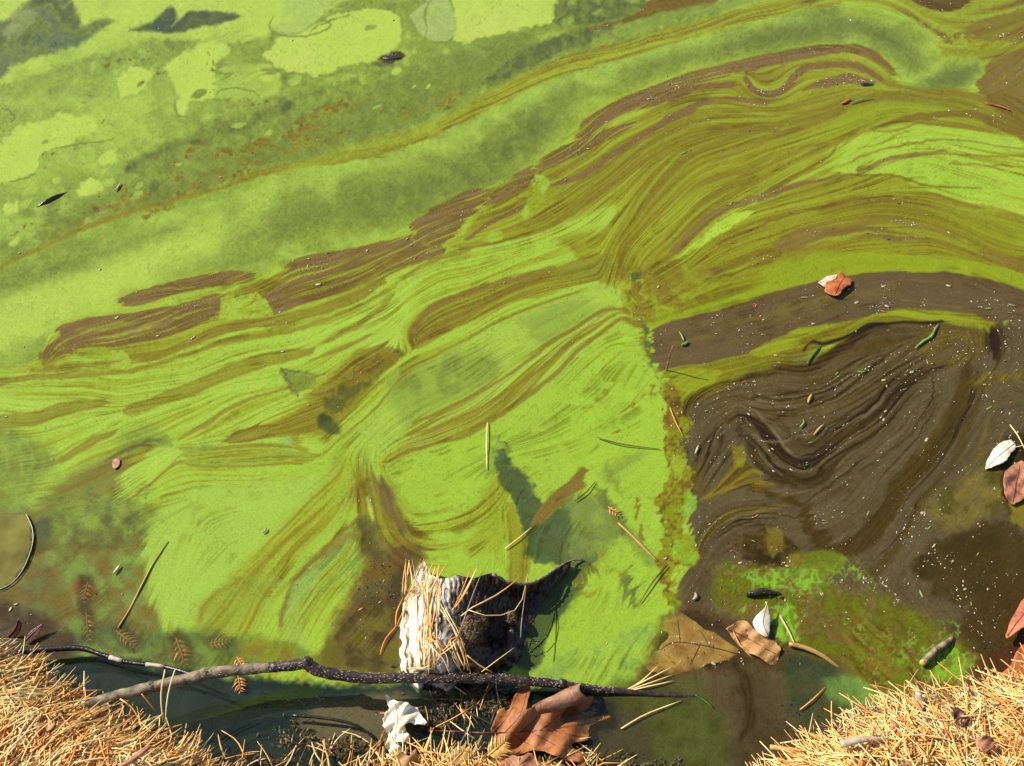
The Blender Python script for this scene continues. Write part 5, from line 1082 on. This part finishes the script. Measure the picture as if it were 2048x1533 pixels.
FL=[('975,846 973,890 974,940',m_needle2,'long yellow needle floating upright in the central green field'),('1195,875 1240,888 1320,899',m_needled,'dark needle pointing at the ragged margin'),
 ('1238,1388 1290,1362 1345,1334',m_needle2,'topmost needle of the fan at the branch tip'),('1238,1388 1295,1368 1346,1350',m_needle,'second needle of the fan at the branch tip'),('1238,1388 1290,1375 1348,1362',m_needle2,'lowest needle of the fan at the branch tip'),('1238,1388 1280,1365 1318,1330',m_needle,'steepest needle of the fan at the branch tip'),
 ('1242,1458 1290,1430 1362,1402',m_needle2,'long pale needle floating below the needle fan'),('1150,1002 1172,985 1190,965',m_needled,'dark needle by the brown strip in the centre'),('1010,1098 1040,1075 1062,1056',m_needle2,'needle lying in the olive streak beside the log tip'),
 ('1465,1260 1480,1290 1506,1318',m_needle3,'rusty needle crossing the tan half-floating leaf'),('1560,1232 1575,1258 1590,1290',m_needle2,'yellow needle on the green patch beside the cream leaf'),('1335,1130 1305,1165 1280,1205',m_needled,'dark jointed needle at the right of the central green'),
 ('330,1340 322,1390 326,1445',m_needle2,'tall straw needle standing in front of the branch, left one of the pair'),('350,1340 336,1390 330,1450',m_needle2,'tall straw needle standing in front of the branch, right one of the pair'),('240,1398 268,1420 290,1470',m_needle,'bent needle hanging below the peeled branch end'),('283,1388 300,1408 312,1425',m_needle3,'short rusty needle under the peeled branch end'),
 ('1340,816 1352,846 1366,872',m_needle3,'reddish needle lying across the ragged margin'),('1990,902 2030,895 2050,890',m_needle2,'needle crossing the white oval leaf'),('2020,850 2036,872 2050,900',m_needle2,'needle leaning above the white oval leaf'),('795,1250 770,1280 760,1310',m_needle3,'sunken rusty needle left of the log'),('1600,1420 1625,1400 1650,1375',m_needle3,'rusty needle in the slate shallows by the right bank')]
for s,mt,lb in FL:
    q=pts(s); zz=[.003,.004,.002]
    if 'standing' in lb: zz=[.085,.065,.045]
    if 'hanging' in lb or 'under the peeled' in lb: zz=[.07,.06,.05]
    needle([(u,v,z) for (u,v),z in zip(q,zz)],mt,lb,'single floating needles',.0010)
# litter on the banks: the needles on top one by one, the mat below as one mass
def litter(n,ret,rng,lo=.05,hi=.10,up=.0):
    nr=np.random.default_rng(rng.randint(0,10**6)); u=nr.uniform(-160,2200,n*7); v=nr.uniform(1260,1720,n*7)
    a=(u-PW/2)/FPX; b=(PH/2-v)/FPX; t=(.03-CAM_H)/(-sD+b*cD); x=a*t; y=(cD+b*sD)*t
    ok=(land_d(x,y)>(-.002 if ret else .004))&~((u>470)&(u<1500)&(nr.random(n*7)<.55))&~((u>965)&(u<1230)&(v<1545))
    return list(zip(x[ok],y[ok],u[ok]))[:n]
def needle_path(x,y,rng,lo,hi,zo):
    if x<0: an=rng.gauss(.75,.8)
    else: an=rng.gauss(2.35 if rng.random()<.6 else .5,.6)
    L=rng.uniform(lo,hi); dx,dy=math.cos(an)*L/2,math.sin(an)*L/2; bend=rng.gauss(0,.10)*L; px,py=-math.sin(an),math.cos(an)
    xs=np.array([x-dx,x-dx*.33+px*bend,x+dx*.33+px*bend,x+dx]); ys=np.array([y-dy,y-dy*.33+py*bend,y+dy*.33+py*bend,y+dy])
    return xs,ys
def drape(paths,rng,zlo,zhi,tilt):
    X=np.array([p[0] for p in paths]);Y=np.array([p[1] for p in paths]); Z=ground_h(X,Y); Z=np.maximum(Z,.0)
    zm=Z.max(1,keepdims=True); zo=np.array([[rng.uniform(zlo,zhi)] for _ in paths]); tl=np.array([[rng.gauss(0,tilt)] for _ in paths])*np.linspace(-1,1,4)[None]
    Z=np.maximum(Z*.35+zm*.65+zo+tl,Z+.0008)
    return X,Y,Z
rl=random.Random(21)
pos=litter(15000,False,rl); paths=[needle_path(x,y,rl,.03,.085,0) for x,y,u in pos]; X,Y,Z=drape(paths,rl,.0,.012,.0035)
geos=[Geo() for _ in range(5)]
for i in range(len(paths)):
    P=[Vector((X[i,k],Y[i,k],Z[i,k])) for k in range(4)]; V_,F_=tube_geo(P,[.0005*(kq:=rl.uniform(.7,1.5)),.0009*kq,.0009*kq,.0005*kq],3); geos[rl.choices([0,1,2,3,4],[5,5,1.6,.4,1])[0]].add(V_,F_)
for g_,mt,lb in zip(geos,NEED,('orange','straw','rust','dark','grey')):
    o=g_.obj('needle_litter',mt,None,True); o['kind']='stuff'; o['label']='matted %s pine needles covering the banks'%lb; o['category']='needle litter'
pos=litter(260,True,rl); paths=[needle_path(x,y,rl,.06,.12,0) for x,y,u in pos]; X,Y,Z=drape(paths,rl,.010,.020,.008)
for i in range(len(paths)):
    P=[Vector((X[i,k],Y[i,k],Z[i,k])) for k in range(4)]; P=resample(P,7); V_,F_=needle_geo(P,rl.uniform(.0007,.0011),5); o=mesh_obj('pine_needle',V_,F_,rl.choices(NEED,[5,4,2,.4,.6])[0])
    side=X[i].mean()
    if side<-.1: tag(o,'dry orange needle loose on top of the left bank heap','needle','loose needles on the left bank')
    elif side>.25: tag(o,'dry orange needle loose on top of the right bank heap','needle','loose needles on the right bank')
    else: tag(o,'dry needle loose on the low litter strip at the bottom middle','needle','loose needles on the middle strip')
# crumbs of bark and leaf in the litter
G_=Geo()
LC=litter(1400,False,rl); zc=ground_h(np.array([q[0] for q in LC]),np.array([q[1] for q in LC])); kk_=0
for x,y,u in LC:
    z=zc[kk_]+rl.uniform(.004,.012); kk_+=1; s=rl.uniform(.002,.006); a=rl.uniform(0,6.28); t=rl.uniform(-.4,.4)
    e=Vector((math.cos(a),math.sin(a),t)); f=Vector((-math.sin(a),math.cos(a),rl.uniform(-.4,.4))); c=Vector((x,y,z))
    V_=[c+e*s,c+f*s*.6,c-e*s*.9,c-f*s*.5,c+Vector((0,0,s*.3)),c-Vector((0,0,s*.2))]; G_.add(V_,[(0,1,4),(1,2,4),(2,3,4),(3,0,4),(1,0,5),(2,1,5),(3,2,5),(0,3,5)])
o=G_.obj('leaf_crumbs',m_sprigy,None,False); o['kind']='stuff'; o['label']='crumbled tan leaf bits lying among the bank needles'; o['category']='leaf crumbs'
# leaf scraps on the right bank
for k,(s,z,mt,lb) in enumerate((('1905,1415 1922,1418 1936,1440 1920,1452 1908,1440',.075,m_purple,'dull purple leaf scrap on the right bank needles'),('1784,1440 1792,1445 1806,1470 1790,1474 1780,1462',.07,m_orange,'orange lobed leaf scrap near the thick pale stick'),('1950,1480 1975,1470 1990,1490 1965,1505',.085,m_rose,'pinkish leaf scrap low on the right bank'),('60,1440 95,1430 110,1450 80,1468',.10,m_tan,'tan leaf scrap on the left bank heap'))):
    leaf('leaf_scrap',s,mt,wavy(z,.004,.15,k),lb,'leaf',4,seed=30+k,rough=1.5)
# ---------------------------------------------------------- floating flecks
def fleck_mesh(nm,l_,w_,h_,mat,seed):
    rr=random.Random(seed); V_=[];k=6
    for ring,(f,z) in enumerate(((1,0),(.7,1))):
        for j in range(k):
            a=2*math.pi*j/k; q=rr.uniform(.8,1.15); V_.append((l_*f*q*math.cos(a),w_*f*q*math.sin(a),h_*z))
    F_=[tuple(range(k,2*k)),tuple(range(k-1,-1,-1))]+[(j,(j+1)%k,(j+1)%k+k,j+k) for j in range(k)]
    me=bpy.data.meshes.new(nm); me.from_pydata(V_,[],F_); me.materials.append(mat); me.polygons.foreach_set('use_smooth',[True]*len(F_)); return me
KINDS=[]
for k in range(4): KINDS.append(('p',fleck_mesh('fleck',.0030+.0004*k,.0013+.0003*k,.0005,m_fleckp,k)))
for k in range(3): KINDS.append(('g',fleck_mesh('fleck',.0048+.0006*k,.0010+.0002*k,.0004,m_fleckg,10+k)))
for k in range(2): KINDS.append(('o',fleck_mesh('fleck',.0042,.0013,.0005,m_flecko,20+k)))
LBL={'p':'pale plant fleck floating on %s','g':'thin green plant fleck floating on %s','o':'orange bud scale fleck floating on %s'}
def zone(u,v):
    if u>1360 and v>640: return ('the dark right-hand pool','dark pool')
    if u>1300 and v>535: return ('the dark brown sheet round the orange leaf','brown sheet')
    if u>1000 and v<=535: return ('the olive and brown arcs at upper right','olive arcs')
    if v>700 and u<=1360: return ('the green field around the centre','green field')
    return ('the long broken brown ribbon','brown ribbon')
rf=random.Random(77)
Rr,Gg=A[...,0],A[...,1]; brown=sm((Rr-Gg+2)/16); dens=.05+brown
dens[(VV>1380)|(VV<-5)|(VV>1538)]=0; dens[(UU<4)|(UU>2044)]=0
dens[(UU>770)&(UU<1180)&(VV>1100)]=0; dens[VV>1330]*=.3; dens[(UU>1360)&(VV>640)]*=1.5; dens[(UU>1300)&(VV>560)&(VV<660)]*=1.6; dens[(UU<1900)&(VV<640)&(brown>.6)]*=2.4; dens[(UU<1000)&(VV>930)]*=.35
dens=dens*(.10+1.5*sm((STK-.5)/.35))*(.12+1.9*sm((fbm(UU/40,VV/40,910,3)-.44)/.22))
cum=np.cumsum(dens.ravel().astype(np.float64)); cum/=cum[-1]
def drift_angle(u,v):
    j=min(CW-1,max(0,int((u-U0)/STEP))); i=min(CH-1,max(0,int((v-V0)/STEP))); a=at(u,v); b=at(u+FCX[i,j]*6,v+FCY[i,j]*6); return math.atan2(b.y-a.y,b.x-a.x)
def pick(): 
    i=int(np.searchsorted(cum,rf.random())); i=min(i,CW*CH-1); return UU.ravel()[i]+rf.uniform(-1,1),VV.ravel()[i]+rf.uniform(-1,1)
for k in range(285):
    u,v=pick(); kk=rf.choices(range(9),[5,5,4,4,3,3,2,1.8,1.8])[0]
    if u<1300 and kk in (4,5,6): kk=rf.choice([0,1,2,3])
    kd,me=KINDS[kk]; o=bpy.data.objects.new('floating_fleck',me); col.objects.link(o); p=at(u,v,.0006); o.location=p
    s=(.42+.9*rf.random()**2)*(1+.25*(p.y-.5)); o.scale=(s,s,s); o.rotation_euler=(rf.uniform(-.1,.1),rf.uniform(-.15,.15),drift_angle(u,v)+rf.gauss(0,.45)); zn=zone(u,v); tag(o,LBL[kd]%zn[0],'fleck',{'p':'pale','g':'green','o':'orange'}[kd]+' flecks on the '+zn[1])
gp,gd=Geo(),Geo()
for k in range(3000):
    u,v=pick(); p=at(u,v,.0004); s=(.00028+.0008*rf.random()**3)*(1+.3*(p.y-.5)); a=drift_angle(u,v)+rf.gauss(0,.4); e=Vector((math.cos(a),math.sin(a),0))*s*rf.uniform(.9,2.8); f=Vector((-math.sin(a),math.cos(a),0))*s
    (gd if rf.random()<.18 else gp).add([p+e,p+f,p-e,p-f,p+Vector((0,0,s*.9))],[(0,1,4),(1,2,4),(2,3,4),(3,0,4)])
m_speck=material('bright_speck',(222,208,170),(255,250,230),.4,40,.6,0)  # pale debris, whitened so it also stands for sun glints
for g_,mt,lb in ((gp,m_speck,'pale'),(gd,m_fleckd,'dark')):
    o=g_.obj('scum_specks',mt,None,False); o['kind']='stuff'; o['label']='fine %s specks strewn over the scum'%lb; o['category']='specks'
# bubbles and froth near the log and the leaf
gb=Geo()
for cx_,cy_,sx_,sy_,n_ in ((755,1175,38,45,70),(1190,1425,16,14,26),(790,1420,30,10,22),(965,1420,18,12,22),(590,1405,26,10,22),(1070,1290,22,16,24),(1480,850,24,14,40),(1560,960,60,30,30),(1450,1120,60,60,40),(2030,1100,18,40,30),(1985,1290,30,60,30),(1600,1440,40,50,46),(1290,720,12,20,16),(640,1395,20,8,14),(1005,1445,20,12,16)):
    for k in range(n_):
        u=rf.gauss(cx_,sx_*.6);v=rf.gauss(cy_,sy_*.6); r=rf.choice([.0008,.0011,.0015,.0021]); V_,F_=lump(at(u,v,0),r*.8,rf.randint(0,9999),(1,1,.6),7,5); gb.add(V_,F_)
o=gb.obj('froth_bubbles',m_bubble); o['kind']='stuff'; o['label']='tiny shining froth bubbles on the wet scum'; o['category']='bubbles'

# sodden muck and needles washed up around the log foot
m_muck=material('sodden_muck',(40,32,18),(128,108,58),.45,90,.5,.3,400)
gm=Geo()
for cx_,cy_,sx_,sy_,n_ in ((930,1400,46,18,700),(985,1405,34,22,500),(880,1440,30,18,200),(905,1385,50,12,400),(700,1495,60,18,300),(1150,1520,60,12,200),(590,1470,40,24,160),(520,1525,60,12,200),(1290,1530,60,16,120),(1640,1478,30,14,120),(820,1345,24,16,100)):
    for k in range(n_):
        u=rf.gauss(cx_,sx_*.6); v=rf.gauss(cy_,sy_*.6); s=.0006+.0026*rf.random()**2.5; a=rf.uniform(0,6.28); c=at(u,v,rf.uniform(0,.007)); e=Vector((math.cos(a),math.sin(a),rf.uniform(-.5,.5)))*s*rf.uniform(1,2.2); f=Vector((-math.sin(a),math.cos(a),rf.uniform(-.5,.5)))*s*.7
        gm.add([c+e,c+f*rf.uniform(.5,1.2),c-e*rf.uniform(.6,1.1),c-f,c+Vector((0,0,s*.5)),c-Vector((0,0,s*.4))],[(0,1,4),(1,2,4),(2,3,4),(3,0,4),(1,0,5),(2,1,5),(3,2,5),(0,3,5)])
o=gm.obj('washed_up_muck',m_muck,None,False); o['kind']='stuff'; o['label']='dark sodden muck washed up along the water edge'; o['category']='muck'
k2=0
for k in range(90):
    u,v=rf.choice([(rf.gauss(935,45),rf.gauss(1410,26)),(rf.gauss(720,110),rf.gauss(1500,18)),(rf.gauss(480,90),rf.gauss(1510,16)),(rf.gauss(1150,60),rf.gauss(1515,12))]); L=rf.uniform(.02,.055); a=rf.uniform(0,3.14); p=at(u,v,.004+.008*rf.random()); d_=Vector((math.cos(a),math.sin(a),rf.uniform(-.06,.06)))*L/2; s_=Vector((-d_.y,d_.x,0))*rf.gauss(0,.12)
    V_,F_=needle_geo(resample([p-d_,p+s_,p+d_],6),rf.uniform(.0006,.0010)); o=mesh_obj('wet_needle',V_,F_,rf.choice([m_needle,m_needle2,m_needle3,m_needled])); 
    tag(o,'wet fallen needle in the debris %s'%('under the branch at the log foot' if v<1450 else 'along the bottom waterline'),'needle','wet needles %s'%('at the log foot' if v<1450 else 'on the bottom waterline'))
